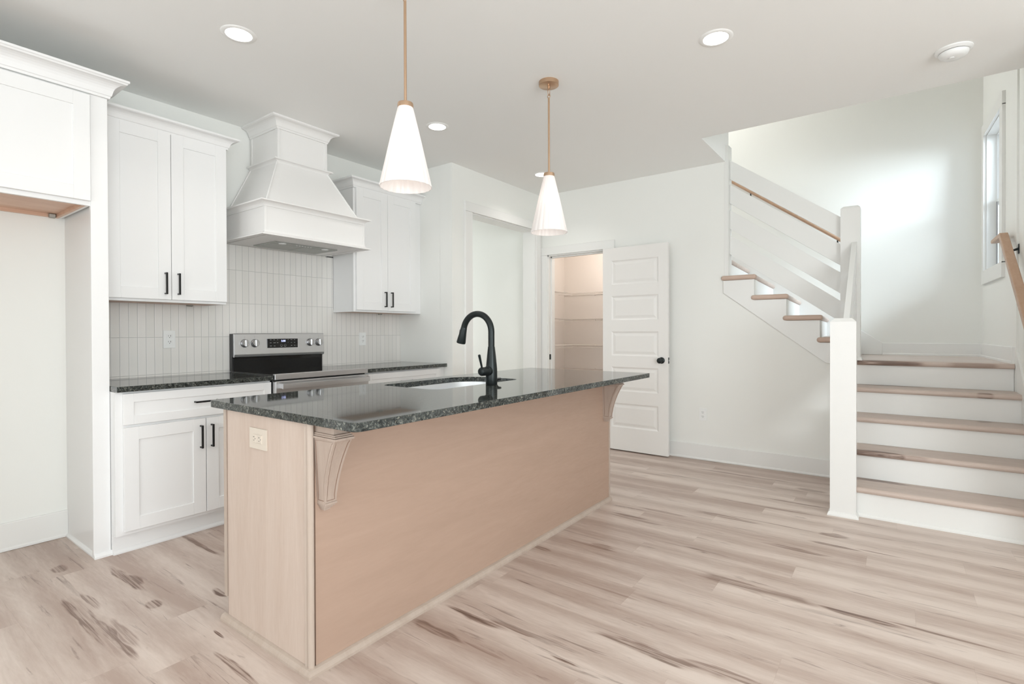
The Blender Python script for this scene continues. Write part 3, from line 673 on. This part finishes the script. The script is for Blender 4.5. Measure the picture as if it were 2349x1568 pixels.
# ================================================================== ISLAND
IX0, IX1, IY0, IY1 = 1.021, 3.452, 1.362, 2.358
BX0, BX1, BY0, BY1 = 1.040, 3.392, 1.642, 2.268
t = thing('kitchen_island', 'wooden kitchen island base under dark granite, bare veneer panels', 'island', (2.2, 1.95, 0))
obj('end_panel', B().box(BX0, BX0+.02, BY0+.012, BY1-.03, 0, .883), M['panel_end'], t, 'pale birch end panel')
obj('back_panel', B().box(BX0+.02, BX1, BY0, BY0+.02, 0, .883), M['panel_front'], t, 'reddish tan maple long panel')
obj('carcass', B().box(BX0+.02, 1.80, BY0+.02, BY1-.03, 0, .883).box(2.62, BX1-.001, BY0+.02, BY1-.03, 0, .883).box(1.79, 2.63, BY0+.02, BY1-.03, 0, .60), M['panel_end'], t)
obj('edge_gap_shade', B().box(BX0+.003, BX0+.05, BY1-.031, BY1-.022, 0, .883), M['glaze_shade'], t)  # stile edge coloured dark to stand for the shadow in the gap
b = B().box(BX0-.002, 1.80, BY1-.022, BY1, .1, .883).box(2.62, BX1, BY1-.022, BY1, .1, .883).box(1.80, 2.62, BY1-.022, BY1, .1, .66).box(1.80, 2.62, BY1-.004, BY1, .66, .883)
obj('face_frame', b, M['molding'], t)
b = B().prism([(BX0-.006+.014*(1-math.cos(a*math.pi/12)), BY0-.006+.014*(1-math.sin(a*math.pi/12))) for a in range(0, 7)][::-1] +
              [(BX0+.0105, BY0-.006), (BX0+.0105, BY0+.001), (BX0+.001, BY0+.001), (BX0+.001, BY0+.026), (BX0-.006, BY0+.026)][::1], 'z', .022, .883)
obj('corner_moulding', b, M['molding'], t)
obj('corner_moulding', B().box(BX1-.008, BX1+.008, BY0-.006, BY0+.014, .0, .883, .003, 2), M['molding'], t)
obj('base_moulding', B().sweep([(BX0, BY1), (BX0, BY0), (BX1+.008, BY0)], [(0, 0), (.020, 0), (.020, .010), (.017, .018), (.011, .024), (.004, .027), (0, .028)]), M['molding'], t)

def corbel(xc, label):
    t = thing('corbel', label, 'corbel', (xc, BY0, .575), 'corbels under the island overhang')
    b = B(); zs = [.832, .815, .79, .765, .735, .70, .665, .63, .605]; dep = [.124, .113, .100, .088, .076, .064, .055, .049, .047]
    rings = []
    for z, d_ in zip(zs, dep):
        w_ = .023+(.0355-.023)*((z-.605)/.227)
        rings.append([b.bm.verts.new(p) for p in ((xc-w_, BY0, z), (xc-w_, BY0-d_, z), (xc+w_, BY0-d_, z), (xc+w_, BY0, z))])
    sides = [[], [], [], []]
    for a, c_ in zip(rings, rings[1:]):
        for i in range(4): sides[i].append(b.bm.faces.new((a[i], a[(i+1) % 4], c_[(i+1) % 4], c_[i])))
    b.bm.faces.new(rings[0]); b.bm.faces.new(list(reversed(rings[-1])))
    bmesh.ops.recalc_face_normals(b.bm, faces=b.bm.faces)
    for i in (0, 1, 2):
        bmesh.ops.inset_region(b.bm, faces=sides[i], thickness=.009, depth=0)
        for f in bmesh.ops.inset_region(b.bm, faces=sides[i], thickness=.0026, depth=-.0012)['faces']: f.material_index = 1
        bmesh.ops.inset_region(b.bm, faces=sides[i], thickness=.004, depth=0)
    obj('corbel_body', b, M['corbel'], t).data.materials.append(M['glaze_shade'])
    b = B()
    for k_, (z0, z1, w_, d_) in enumerate(((.832, .840, .040, .130), (.841, .846, .037, .126), (.847, .852, .034, .120), (.852, .8835, .029, .108))):
        b.box(xc-w_, xc+w_, BY0-d_, BY0, z0, z1, .0008)
    b.box(xc-.033, xc+.033, BY0-.118, BY0, .839, .848)
    obj('corbel_cap', b, M['corbel'], t)
    b = B()
    for (z0, z1, w_, d_) in ((.597, .605, .024, .052), (.590, .597, .020, .044), (.583, .590, .016, .036), (.574, .583, .012, .028)): b.box(xc-w_, xc+w_, BY0-d_, BY0, z0, z1, .001)
    obj('corbel_foot', b, M['corbel'], t)
corbel(1.090, 'carved wooden corbel at the near corner of the island')
corbel(3.322, 'carved wooden corbel at the far end of the island')

# countertop with a D-shaped sink cut-out
def rrect(x0, x1, y0, y1, rs, n=8):
    cs = [(x0, y0, rs[0], 180), (x1, y0, rs[1], 270), (x1, y1, rs[2], 0), (x0, y1, rs[3], 90)]; out = []
    for (x, y, r, a0) in cs:
        cx = x+(r if x == x0 else -r); cy = y+(r if y == y0 else -r)
        for i in range(n+1):
            a = R(a0+90*i/n); out.append((cx+r*math.cos(a), cy+r*math.sin(a)))
    return out
SKX0, SKX1, SKY0, SKY1 = 1.853, 2.565, 1.832, 2.252
def slab_with_hole(outer, inner, z0, z1):
    b = B(); bm = b.bm; lev = []
    for z in (z0, z1):
        vo = [bm.verts.new((x, y, z)) for x, y in outer]; vi = [bm.verts.new((x, y, z)) for x, y in inner]
        es = [bm.edges.new((l[i], l[(i+1) % len(l)])) for l in (vo, vi) for i in range(len(l))]
        bmesh.ops.triangle_fill(bm, edges=es, use_beauty=True); lev.append((vo, vi))
    for k_ in (0, 1):
        a, c_ = lev[0][k_], lev[1][k_]
        for i in range(len(a)): bm.faces.new((a[i], a[(i+1) % len(a)], c_[(i+1) % len(a)], c_[i]))
    bmesh.ops.recalc_face_normals(bm, faces=bm.faces); return b
outer = rrect(IX0, IX1, IY0, IY1, (.030, .012, .012, .018), 4); inner = rrect(SKX0, SKX1, SKY0, SKY1, (.07, .05, .17, .05), 10)
b = slab_with_hole(outer, inner, .884, .914)
rim = [e for e in b.bm.edges if abs(e.verts[0].co.z-e.verts[1].co.z) < 1e-6 and len(e.link_faces) == 2 and any(abs(f.normal.z) < .1 for f in e.link_faces) and any(abs(f.normal.z) > .9 for f in e.link_faces)]
bmesh.ops.bevel(b.bm, geom=rim, offset=.0022, segments=2, affect='EDGES', profile=.5)
tag(obj('countertop', b, M['granite']), 'long dark speckled granite countertop on the island', 'countertop')

# sink
t = thing('sink', 'stainless undermount sink set into the island countertop', 'sink', ((SKX0+SKX1)/2, (SKY0+SKY1)/2, .70))
b = B(); prev = None; n_ = None
for (ins, z) in ((-.010, .8835), (-.001, .8835), (0, .880), (.003, .76), (.012, .725), (.04, .712)):
    pts = rrect(SKX0+ins, SKX1-ins, SKY0+ins, SKY1-ins, tuple(max(.03, q-ins) for q in (.07, .05, .17, .05)), 10)
    ring = [b.bm.verts.new((x, y, z)) for x, y in pts]
    if prev:
        for i in range(len(ring)):
            f = b.bm.faces.new((prev[i], prev[(i+1) % len(ring)], ring[(i+1) % len(ring)], ring[i])); f.smooth = True
    prev = ring
b.bm.faces.new(prev); bmesh.ops.recalc_face_normals(b.bm, faces=b.bm.faces)
so = obj('sink_bowl', b, M['sink'], t); md = so.modifiers.new('wall', 'SOLIDIFY'); md.thickness = .0015
obj('drain', B().lathe([(.055, 0), (.055, .003), (.04, .003), (.036, -.004), (0, -.004)], (2.21, 2.06, .7125), 28, close=False), M['sink'], t)

# faucet
fx, fy = 2.211, 1.767
t = thing('faucet', 'matte black gooseneck pull-down faucet on the island', 'faucet', (fx, fy, .914))
obj('faucet_body', B().lathe([(.030, 0), (.0315, .003), (.0315, .05), (.031, .085), (.029, .11), (.0245, .155), (.0195, .200), (.0185, .207)], (fx, fy, .914), 32), M['black'], t)
pts = [(fx, fy, 1.119), (fx, fy, 1.16), (fx, fy, 1.20)]
for i in range(1, 22):
    a = R(180-165*i/21); pts.append((fx, fy+.1005+.1005*math.cos(a), 1.20+.1005*math.sin(a)))
obj('spout_pipe', B().tube(pts, .0172, 20), M['black'], t)
e = Vector(pts[-1]); dv = Vector((0, .26, -.966)).normalized()
obj('spray_head', B().tube([e, e+dv*.004, e+dv*.012, e+dv*.03, e+dv*.086, e+dv*.092], [.0172, .0182, .0186, .020, .0262, .0245], 24), M['black'], t)
obj('spray_button', B().box(-.006, .006, -.003, .004, -.018, .018, .002).xform(Matrix.Translation(e+dv*.035+Vector((0, .020, .005))) @ Matrix.Rotation(R(15), 4, 'X')), M['black'], t)
h = obj('handle_hub', B().tube([(fx-.020, fy, .990), (fx-.040, fy, .990), (fx-.042, fy, .990)], [.026, .0255, .022], 24).tube([(fx-.040, fy, .990), (fx-.044, fy, .990), (fx-.085, fy, .990), (fx-.092, fy, .990), (fx-.095, fy, .990)], [.018, .0232, .0232, .019, .009], 24), M['black'], t)
obj('handle_lever', B().tube([(fx-.078, fy, .998), (fx-.084, fy, 1.02), (fx-.103, fy, 1.078), (fx-.104, fy, 1.080)], [.0055, .0055, .0072, .005], 12), M['black'], h)
# sink stopper lying behind the faucet
SX_, SY_ = 2.283, 1.80
t = thing('sink_stopper', 'small black sink stopper on the island just behind the faucet', 'stopper', (SX_, SY_, .9142))
obj('stopper_plug', B().lathe([(.012, 0), (.013, .006), (.016, .012), (.024, .020)], (SX_, SY_, .9142), 24), M['blkpl'], t)
obj('stopper_flange', B().lathe([(.026, .0195), (.034, .0205), (.036, .024), (.036, .028), (.034, .030), (.0, .030)], (SX_, SY_, .9142), 32, close=False), M['blkpl'], t)
for ch_ in t.children: pass

# ================================================================== OUTLETS
def outlet_geo(parent_t, plate_mat, P, wv=.072, hv=.118, horizontal=False, rect_face=False):
    """P maps (u, v, d): u across, v up, d out of the wall"""
    def bx(bb, u0, u1, v0, v1, d0, d1_):
        if horizontal: u0, u1, v0, v1 = v0, v1, u0, u1
        q = [P(u, v, d_) for u in (u0, u1) for v in (v0, v1) for d_ in (d0, d1_)]
        bb.box(min(p[0] for p in q), max(p[0] for p in q), min(p[1] for p in q), max(p[1] for p in q), min(p[2] for p in q), max(p[2] for p in q), .0006)
    pl = B(); bx(pl, -wv/2, wv/2, -hv/2, hv/2, 0, .006)
    if rect_face: bx(pl, -.0165, .0165, -.034, .034, .005, .0085)
    plate = obj('cover_plate', pl, plate_mat, parent_t)
    for s in (-1, 1):
        f = B(); c0 = s*.0195
        if not rect_face: bx(f, -.017, .017, c0-.0135, c0+.0135, .005, .0085)
        else: bx(f, -.015, .015, c0-.012, c0+.012, .007, .0095)
        fo_ = obj('socket', f, plate_mat, parent_t)
        sl = B()
        bx(sl, -.0075, -.0055, c0-.001, c0+.008, .008, .0099); bx(sl, .0052, .0076, c0-.002, c0+.009, .008, .0099); bx(sl, -.002, .002, c0-.010, c0-.0055, .008, .0099)
        obj('slots', sl, M['slot'], fo_)
def wall_outlet(label, loc, kind):
    t = thing('wall_outlet', label, 'outlet', loc)
    x, y, z = loc
    if kind == 'k': outlet_geo(t, M['white'], lambda u, v, d_: (x+u, y-d_, z+v))
    if kind == 'r': outlet_geo(t, M['white'], lambda u, v, d_: (x-d_, y+u, z+v), wv=.07, hv=.115)
    if kind == 'i': outlet_geo(t, M['almond'], lambda u, v, d_: (x-d_, y+u, z+v), wv=.080, hv=.125, horizontal=True, rect_face=True)
wall_outlet('white duplex outlet on the tile left of the range', (1.457, YK-.010, 1.158), 'k')
wall_outlet('white duplex outlet on the tile right of the range', (3.041, YK-.010, 1.141), 'k')
wall_outlet('white duplex outlet low on the wall between pantry door and stairs', (XP, 1.450, .425), 'r')
wall_outlet('almond outlet mounted sideways on the island end panel', (BX0, 1.983, .790), 'i')

# ================================================================== PENDANTS AND CEILING LIGHTS
def flute(a, z, n=20, amp=.032): return amp*(abs(math.cos(n*a/2))-.6)
def pendant(x, y, label, dz=0.):
    t = thing('pendant_lamp', label, 'pendant lamp', (x, y, 1.845+dz), 'pendant lamps over the island')
    zt, zb = 2.193+dz, 1.845+dz
    c = obj('canopy', B().lathe([(0, ZC-.026), (.058, ZC-.026), (.061, ZC-.024), (.061, ZC)], (x, y, 0), 40, close=False).tube([(x-.022, y-.012, ZC-.034), (x-.022, y-.012, ZC-.024)], .005, 10).tube([(x+.022, y+.012, ZC-.034), (x+.022, y+.012, ZC-.024)], .005, 10), M['gold'], t)
    b = B().tube([(x, y, ZC-.026), (x, y, ZC-.045)], .0085, 14)
    lp = [(x+.011*math.sin(a), y, ZC-.064+.022*math.cos(a)) for a in [2*math.pi*i/16 for i in range(17)]]
    b.tube(lp, .0022, 8, cap=False)
    lp = [(x, y+.009*math.sin(a), ZC-.088+.012*math.cos(a)) for a in [2*math.pi*i/16 for i in range(17)]]
    b.tube(lp, .0022, 8, cap=False)
    obj('swivel_link', b, M['gold'], t)
    obj('rod', B().tube([(x, y, ZC-.098), (x, y, 2.205+dz)], .0062, 16), M['gold'], t)
    obj('shade_cap', B().lathe([(r__, z__+dz) for r__, z__ in ((0, 2.214), (.020, 2.214), (.033, 2.210), (.0345, 2.204), (.0345, 2.190), (.031, 2.190))], (x, y, 0), 32, close=False), M['gold'], t)
    prof = []
    for i in range(15):
        u = i/14; z = zt+(zb-zt)*u; r_ = .0325+(.113-.0325)*(u**.97); prof.append((r_, z))
    prof2 = [(r_-.0035, z) for r_, z in reversed(prof)]
    b = B().lathe(prof+prof2, (x, y, 0), 240, flute=lambda a, z: flute(a, z), close=False)
    obj('lamp_shade', b, M['shade'], t, 'fluted frosted white glass cone')
    obj('bulb', B().ball((x, y, 2.035+dz), .024, (1, 1, 1.2)), M['bulb'], t)
    return t
pendant(1.566, 1.728, 'nearer fluted white glass pendant lamp on a brass rod', -.010)
pendant(2.738, 1.728, 'farther fluted white glass pendant lamp, brass canopy in view', -.031)

for x, y, lab in ((1.342, 2.737, 'recessed ceiling light in front of the left wall cabinets'), (2.828, 2.773, 'recessed ceiling light before the right wall cabinet'),
                  (4.30, 2.797, 'recessed ceiling light half behind the farther pendant'), (2.857, .766, 'recessed ceiling light right of the pendants over open floor')):
    t = thing('recessed_light', lab, 'ceiling light', (x, y, ZC-.004), 'recessed ceiling lights')
    obj('trim_ring', B().lathe([(.063, ZC-.0042), (.066, ZC-.005), (.082, ZC-.003), (.086, ZC)], (x, y, 0), 48, close=False), M['ceil'], t)
    obj('light_lens', B().lathe([(0, ZC-.0035), (.063, ZC-.0035)], (x, y, 0), 48, close=False), M['lens'], t, 'glowing white lens')
    l = D.lights.new('recessed_light_lamp', 'AREA'); l.shape = 'DISK'; l.size = .12; l.energy = 2.4; l.color = (1, .96, .92); l.spread = R(125)
    lo_ = D.objects.new('recessed_lamp', l); COL.objects.link(lo_); lo_.parent = t; lo_.location = (0, 0, -.006)
# pantry lamp
t = thing('pantry_ceiling_light', 'small warm ceiling lamp inside the pantry', 'ceiling light', (5.6, 2.85, 2.40))
obj('lamp_dome', B().lathe([(0, 2.40), (.06, 2.405), (.10, 2.425), (.115, 2.45)], (5.6, 2.85, 0), 32, close=False), M['shade'], t)
l = D.lights.new('pantry_lamp', 'POINT'); l.energy = 12; l.color = (1, .92, .85); l.shadow_soft_size = .09
lo_ = D.objects.new('pantry_bulb', l); COL.objects.link(lo_); lo_.parent = t; lo_.location = (0, 0, -.12)

# smoke detector
t = thing('smoke_detector', 'round white smoke detector on the ceiling near the stairs', 'smoke detector', (3.757, -.252, ZC-.05))
x, y = 3.757, -.252
obj('mounting_base', B().lathe([(.083, ZC), (.083, ZC-.006), (.072, ZC-.014), (.066, ZC-.016), (0, ZC-.016)], (x, y, 0), 48, close=False), M['white'], t)
obj('vent_ring', B().lathe([(.063, ZC-.015), (.063, ZC-.019)], (x, y, 0), 48), M['slot'], t)
obj('detector_body', B().lathe([(.066, ZC-.0185), (.066, ZC-.024), (.060, ZC-.036), (.045, ZC-.046), (.020, ZC-.049), (0, ZC-.049)], (x, y, 0), 48, close=False), M['white'], t)
obj('test_button', B().lathe([(.012, ZC-.0485), (.012, ZC-.052), (0, ZC-.053)], (x-.015, y+.01, 0), 20, close=False), M['white'], t)

# ================================================================== STAIRS
t = thing('staircase', 'white staircase with wooden treads turning left at a landing', 'staircase', (4.6, -.2, 0))
rise, run = .193, .25
YS = .30                                                            # open side of the lower flight
def nosing(bb, xn, xb, z, y0, y1):
    """tread across the lower flight: rounded nose towards -X"""
    r_ = .019; pts = [(xn+r_+r_*math.cos(a), z-r_+r_*math.sin(a)) for a in [math.pi/2+math.pi*i/8 for i in range(9)]]
    bb.prism(pts+[(xb, z-2*r_), (xb, z)], 'y', y0, y1)
for k_ in range(5):
    xr = 4.05+run*k_; z = rise*(k_+1); ye = yr(xr) if xr > 5 else -.684
    obj('riser', B().box(xr, xr+.015, ye+.002, YS, rise*k_+(0 if k_ == 0 else .0005), z-.038), M['trim'], t)
    if k_ < 4:
        bb = B(); nosing(bb, xr-.03, xr+run-.0005, z, ye+.002, YS+.012); obj('tread', bb, M['tread'], t)
bb = B(); nosing(bb, 5.02, 5.17, .965, yr(5.05)+.002, YS+.06); obj('landing_nosing', bb, M['tread'], t)
obj('base_shoe', B().sweep([(4.05, -.68), (4.05, .20)][::-1], [(0, 0), (.014, 0), (.014, .010), (.005, .02), (0, .022)]), M['trim'], t)
obj('landing_floor', B().prism([(5.17, yr(5.17)+.001), (XF-.001, yr(XF)+.001), (XF-.001, .36), (5.17, .36)], 'z', .935, .965), M['landing'], t)
obj('landing_riser_fill', B().box(5.065, 5.11, -.66, .30, .0, .93), M['trim'], t)
# side stringer of the lower flight
pts = [(4.03, 0)]
for k_ in range(5): pts += [(4.03+run*k_ if k_ else 4.03, rise*(k_+1)-.03), (4.05+run*(k_+1), rise*(k_+1)-.03)]
pts += [(5.09, 4*rise+.14), (5.09, 0)]
pts = [(4.052, 0)]
for k_ in range(4): pts += [(4.052+run*k_, rise*(k_+1)-.0385), (4.052+run*(k_+1), rise*(k_+1)-.0385)]
pts += [(5.052, .93), (5.07, .93), (5.07, 0)]
obj('stringer', B().prism(pts, 'y', YS-.02, YS+.001), M['trim'], t)
# skirt against the side wall
sk = [(4.05, .0), (4.05, .30), (5.02, 1.06), (5.04, 1.083), (5.04, .93)]
obj('wall_skirt', B().prism([(4.046, .0), (4.046, .32), (4.99, 1.05), (4.99, .80)], 'y', -.684, -.672), M['trim'], t)
# upper flight, rising to the left
sh2 = .055
def pr2(bb, pts, x0, x1):
    """prism in (y, z) with the slight skew of the upper flight"""
    bb.prism(pts, 'x', 0, 1)
    for v in bb.bm.verts:
        xx = x0+(x1-x0)*v.co.x; v.co = Vector((xx, v.co.y+sh2*(xx-4.95), v.co.z))
    return bb
zt2 = [1.150, 1.335, 1.520, 1.705, 1.890, 2.075]; yn2 = [.232, .484, .736, .989, 1.243, 1.497]
for k_, (z, yn) in enumerate(zip(zt2, yn2)):
    r_ = .0225; pts = [(yn+r_+r_*math.cos(a), z-r_+r_*math.sin(a)) for a in [math.pi/2+math.pi*i/8 for i in range(9)]]
    x0 = 4.945 if k_ < 4 else 5.102
    yb = yn+.30-r_ if k_ < 4 else yn+.27
    back = [(yb+r_*math.cos(a), z-r_+r_*math.sin(a)) for a in [-math.pi/2+math.pi*i/8 for i in range(9)]]
    yside = .34 if k_ == 0 else yn
    if k_ == 0: pts = [(.366, z), (.366, z-.045)]
    # front return strip (round-nosed on its outer edge) and the tread itself
    tr = obj('tread', pr2(B(), (pts+[(yn+.254, z-.045), (yn+.254, z)]), 5.0 if k_ < 4 else 5.102, XF-.014), M['tread'], t)
    if k_ < 4:
        y0_ = yn if k_ else .366
        cap = B().prism([(y0_, z-.001), (yn+.296, z-.001), (yn+.296, z-.044), (y0_, z-.044)], 'x', 4.948, 5.0)
        es = [e_ for e_ in cap.bm.edges if (abs(e_.verts[0].co.x-4.948) < 1e-5 and abs(e_.verts[1].co.x-4.948) < 1e-5) or (abs(e_.verts[0].co.z-e_.verts[1].co.z) < 1e-5 and abs(e_.verts[0].co.x-e_.verts[1].co.x) > .01)]
        bmesh.ops.bevel(cap.bm, geom=es, offset=.0205, segments=6, affect='EDGES', profile=.5)
        for f in cap.bm.faces: f.smooth = False
        obj('tread_return', cap, M['endgrain'], tr)
    zr0 = .965 if k_ == 0 else zt2[k_-1]
    obj('riser', pr2(B(), [(yn+.018, zr0), (yn+.033, zr0), (yn+.033, z-.045), (yn+.018, z-.045)], 4.983 if k_ < 4 else 5.102, XF-.014), M['trim'], t)
poly = [(1.266, 1.6595), (1.007, 1.6595), (1.007, 1.4745), (.753, 1.4745), (.753, 1.2895), (.505, 1.2895), (.505, 1.1045), (.365, 1.1045), (.305, .967), (.305, .930), (.462, .938), (1.266, 1.549)]
obj('skirt_board', B().prism(poly, 'x', XP-.014, XP-.0005, .001), M['trim'], t)
poly = [(.108, .9655), (.108, 1.087), (1.9, 1.087+.70*1.792), (1.9, .9655)]
obj('wall_skirt', B().prism(poly, 'x', XF-.0205, XF-.0005, .003), M['trim'], t)

# railing
t = thing('stair_railing', 'white stair railing of wide sloped boards between square posts', 'railing', (4.5, .28, 0))
def post(x0, x1, y0, y1, z0, z1, nm, ch=.018, shoe=True):
    b = B().box(x0, x1, y0, y1, z0, z1-ch)
    vb = [b.bm.verts.new(p) for p in ((x0, y0, z1-ch), (x1, y0, z1-ch), (x1, y1, z1-ch), (x0, y1, z1-ch))]
    vt = [b.bm.verts.new(p) for p in ((x0+ch, y0+ch, z1), (x1-ch, y0+ch, z1), (x1-ch, y1-ch, z1), (x0+ch, y1-ch, z1))]
    for i in range(4): b.bm.faces.new((vb[i], vb[(i+1) % 4], vt[(i+1) % 4], vt[i]))
    b.bm.faces.new(vt); bmesh.ops.recalc_face_normals(b.bm, faces=b.bm.faces)
    o = obj(nm, b, M['trim'], t)
    if shoe:
        obj('post_shoe', B().sweep([(x1, y0), (x0, y0), (x0, y1), (x1, y1), (x1, y0)][::-1], [(0, z0), (.014, z0), (.014, z0+.008), (.006, z0+.024), (0, z0+.027)]), M['trim'], o)
    return o
post(3.968, 4.052-.004, .203, .346, 0, 1.283, 'newel_post', .024)
post(4.985, 5.115, .230, .364, .9655, 2.205, 'newel_post')
obj('end_board', B().box(XP+.0005, 5.10, 1.226, 1.2595, 1.7052, 2.89), M['trim'], t)
for T in (2.131, 1.909, 1.678, 1.446):
    y0, y1 = .3645, 1.2255
    bb = B().prism([(y0, T), (y1, T+.735*(y1-y0)), (y1, T+.735*(y1-y0)-.172), (y0, T-.172)], 'x', 5.035, 5.065, .001)
    if T < 1.5: bb = B().prism([(y0, T), (y1, T+.735*(y1-y0)), (y1, T+.735*(y1-y0)-.172), (y0, T-.172)], 'x', 5.035, 5.065, .001)
    obj('rail_board', bb, M['trim'], t)
for T in (1.885, 1.657, 1.429, 1.201):
    x0, x1 = 4.049, 4.9845
    bb = B().prism([(x0, T-.772*(4.95-x0)), (x1, T+.772*(x1-4.95)), (x1, T+.772*(x1-4.95)-.172), (x0, T-.772*(4.95-x0)-.172)], 'y', .252, .287, .001)
    obj('rail_board', bb, M['trim'], t)

# handrails
t = thing('handrail', 'light wood handrail with black bracket on the right wall by the lower steps', 'handrail', (4.6, -.62, 1.2))
sl = .70; xa, za = 5.10, 1.900
def railseg(x0, z0, x1, z1, hgt=.055):
    return [(x0, z0), (x1, z1), (x1, z1-hgt), (x0, z0-hgt)]
b = B().prism([(3.9, za-sl*1.2), (xa, za), (5.50, za+.004), (5.51, za-.004), (5.51, za-.018), (5.50, za-.024), (xa+.02, za-.036), (3.9, za-sl*1.2-.06)], 'y', -.643, -.594, .006, 2)
obj('rail', b, M['rail'], t)
for bx_ in (4.985, 4.15):
    zb = za-sl*(xa-bx_)-.035
    b = B().tube([(bx_, -.68, zb-.02), (bx_, -.655, zb-.028), (bx_, -.632, zb-.018), (bx_, -.620, zb+.008), (bx_, -.619, zb+.022)], [.009, .0075, .0065, .0065, .007], 12)
    b.box(bx_-.011, bx_+.011, -.6835, -.678, zb-.055, zb+.014, .002)
    obj('bracket', b, M['black'], t)
t = thing('handrail', 'long thin wood handrail on the far wall behind the upper railing', 'handrail', (6.24, 1.0, 2.4))
p0, p1 = Vector((6.24, 1.72, 3.062)), Vector((6.24, .30, 2.012))
dirv = (p1-p0).normalized()
b = B(); n3 = 12; rr = []
for p in (p0, p1): rr.append([b.bm.verts.new(p+Vector((.021*math.cos(2*math.pi*i/n3), 0, 0))+Vector((0, -dirv.z, dirv.y))*.021*math.sin(2*math.pi*i/n3)) for i in range(n3)])
for i in range(n3): b.bm.faces.new((rr[0][i], rr[0][(i+1) % n3], rr[1][(i+1) % n3], rr[1][i])).smooth = True
b.bm.faces.new(rr[0]); b.bm.faces.new(list(reversed(rr[1]))); bmesh.ops.recalc_face_normals(b.bm, faces=b.bm.faces)
obj('rail', b, M['rail'], t)
for yb in (1.300, .480):
    zb = 2.012+(yb-.30)*.7394-.028
    b = B().tube([(XF, yb, zb-.05), (XF-.005, yb, zb-.05)], .018, 20).tube([(XF-.004, yb, zb-.05), (XF-.03, yb, zb-.055), (6.25, yb, zb-.035), (6.242, yb, zb-.005), (6.242, yb, zb+.006)], .0065, 12)
    obj('bracket', b, M['black'], t)

# ================================================================== PANTRY SHELVES
lv = [(1.700, 'top'), (1.366, 'second'), (1.030, 'third'), (.710, 'fourth')]
def shelf_back(z):
    b = B()
    for (x, zz) in ((5.90, z), (5.90, z-.03), (6.05, z-.004), (6.19, z-.004)): b.tube([(x, 2.202, zz), (x, 3.368 if x < 6 else 3.668, zz)], .0034, 6)
    y = 2.215
    while y < 3.66:
        if y < 3.37: b.tube([(5.90, y, z-.03), (5.90, y, z), (6.195, y, z)], .0016, 4)
        else: b.tube([(5.93, y, z), (6.195, y, z)], .0016, 4)
        y += .0254
    return b
def shelf_left(z):
    b = B()
    for (y, zz) in ((3.37, z), (3.37, z-.03), (3.52, z-.004), (3.66, z-.004)): b.tube([(5.115, y, zz), (5.895, y, zz)], .0034, 6)
    x = 5.125
    while x < 5.89:
        b.tube([(x, 3.37, z-.03), (x, 3.37, z), (x, 3.665, z)], .0016, 4); x += .0254
    return b
for z, nm in lv:
    t = thing('wire_shelf', '%s white wire shelf from the top on the pantry back wall' % nm if nm != 'top' else 'topmost white wire shelf on the pantry back wall', 'shelf', (6.05, 2.9, z), 'wire shelves in the pantry')
    obj('wire_deck', shelf_back(z), M['steelwhite'], t)
    b = B()
    for y in (2.6, 3.2): b.box(6.185, 6.2, y-.006, y+.006, z-.02, z+.012)
    obj('wall_clip', b, M['steelwhite'], t)
    t = thing('wire_shelf', '%s white wire shelf from the top on the pantry left wall' % nm if nm != 'top' else 'topmost white wire shelf on the pantry left wall', 'shelf', (5.5, 3.52, z), 'wire shelves in the pantry')
    obj('wire_deck', shelf_left(z), M['steelwhite'], t)
    obj('wall_clip', B().box(5.101, 5.118, 3.362, 3.378, z-.04, z+.005, .002), M['steelwhite'], t)
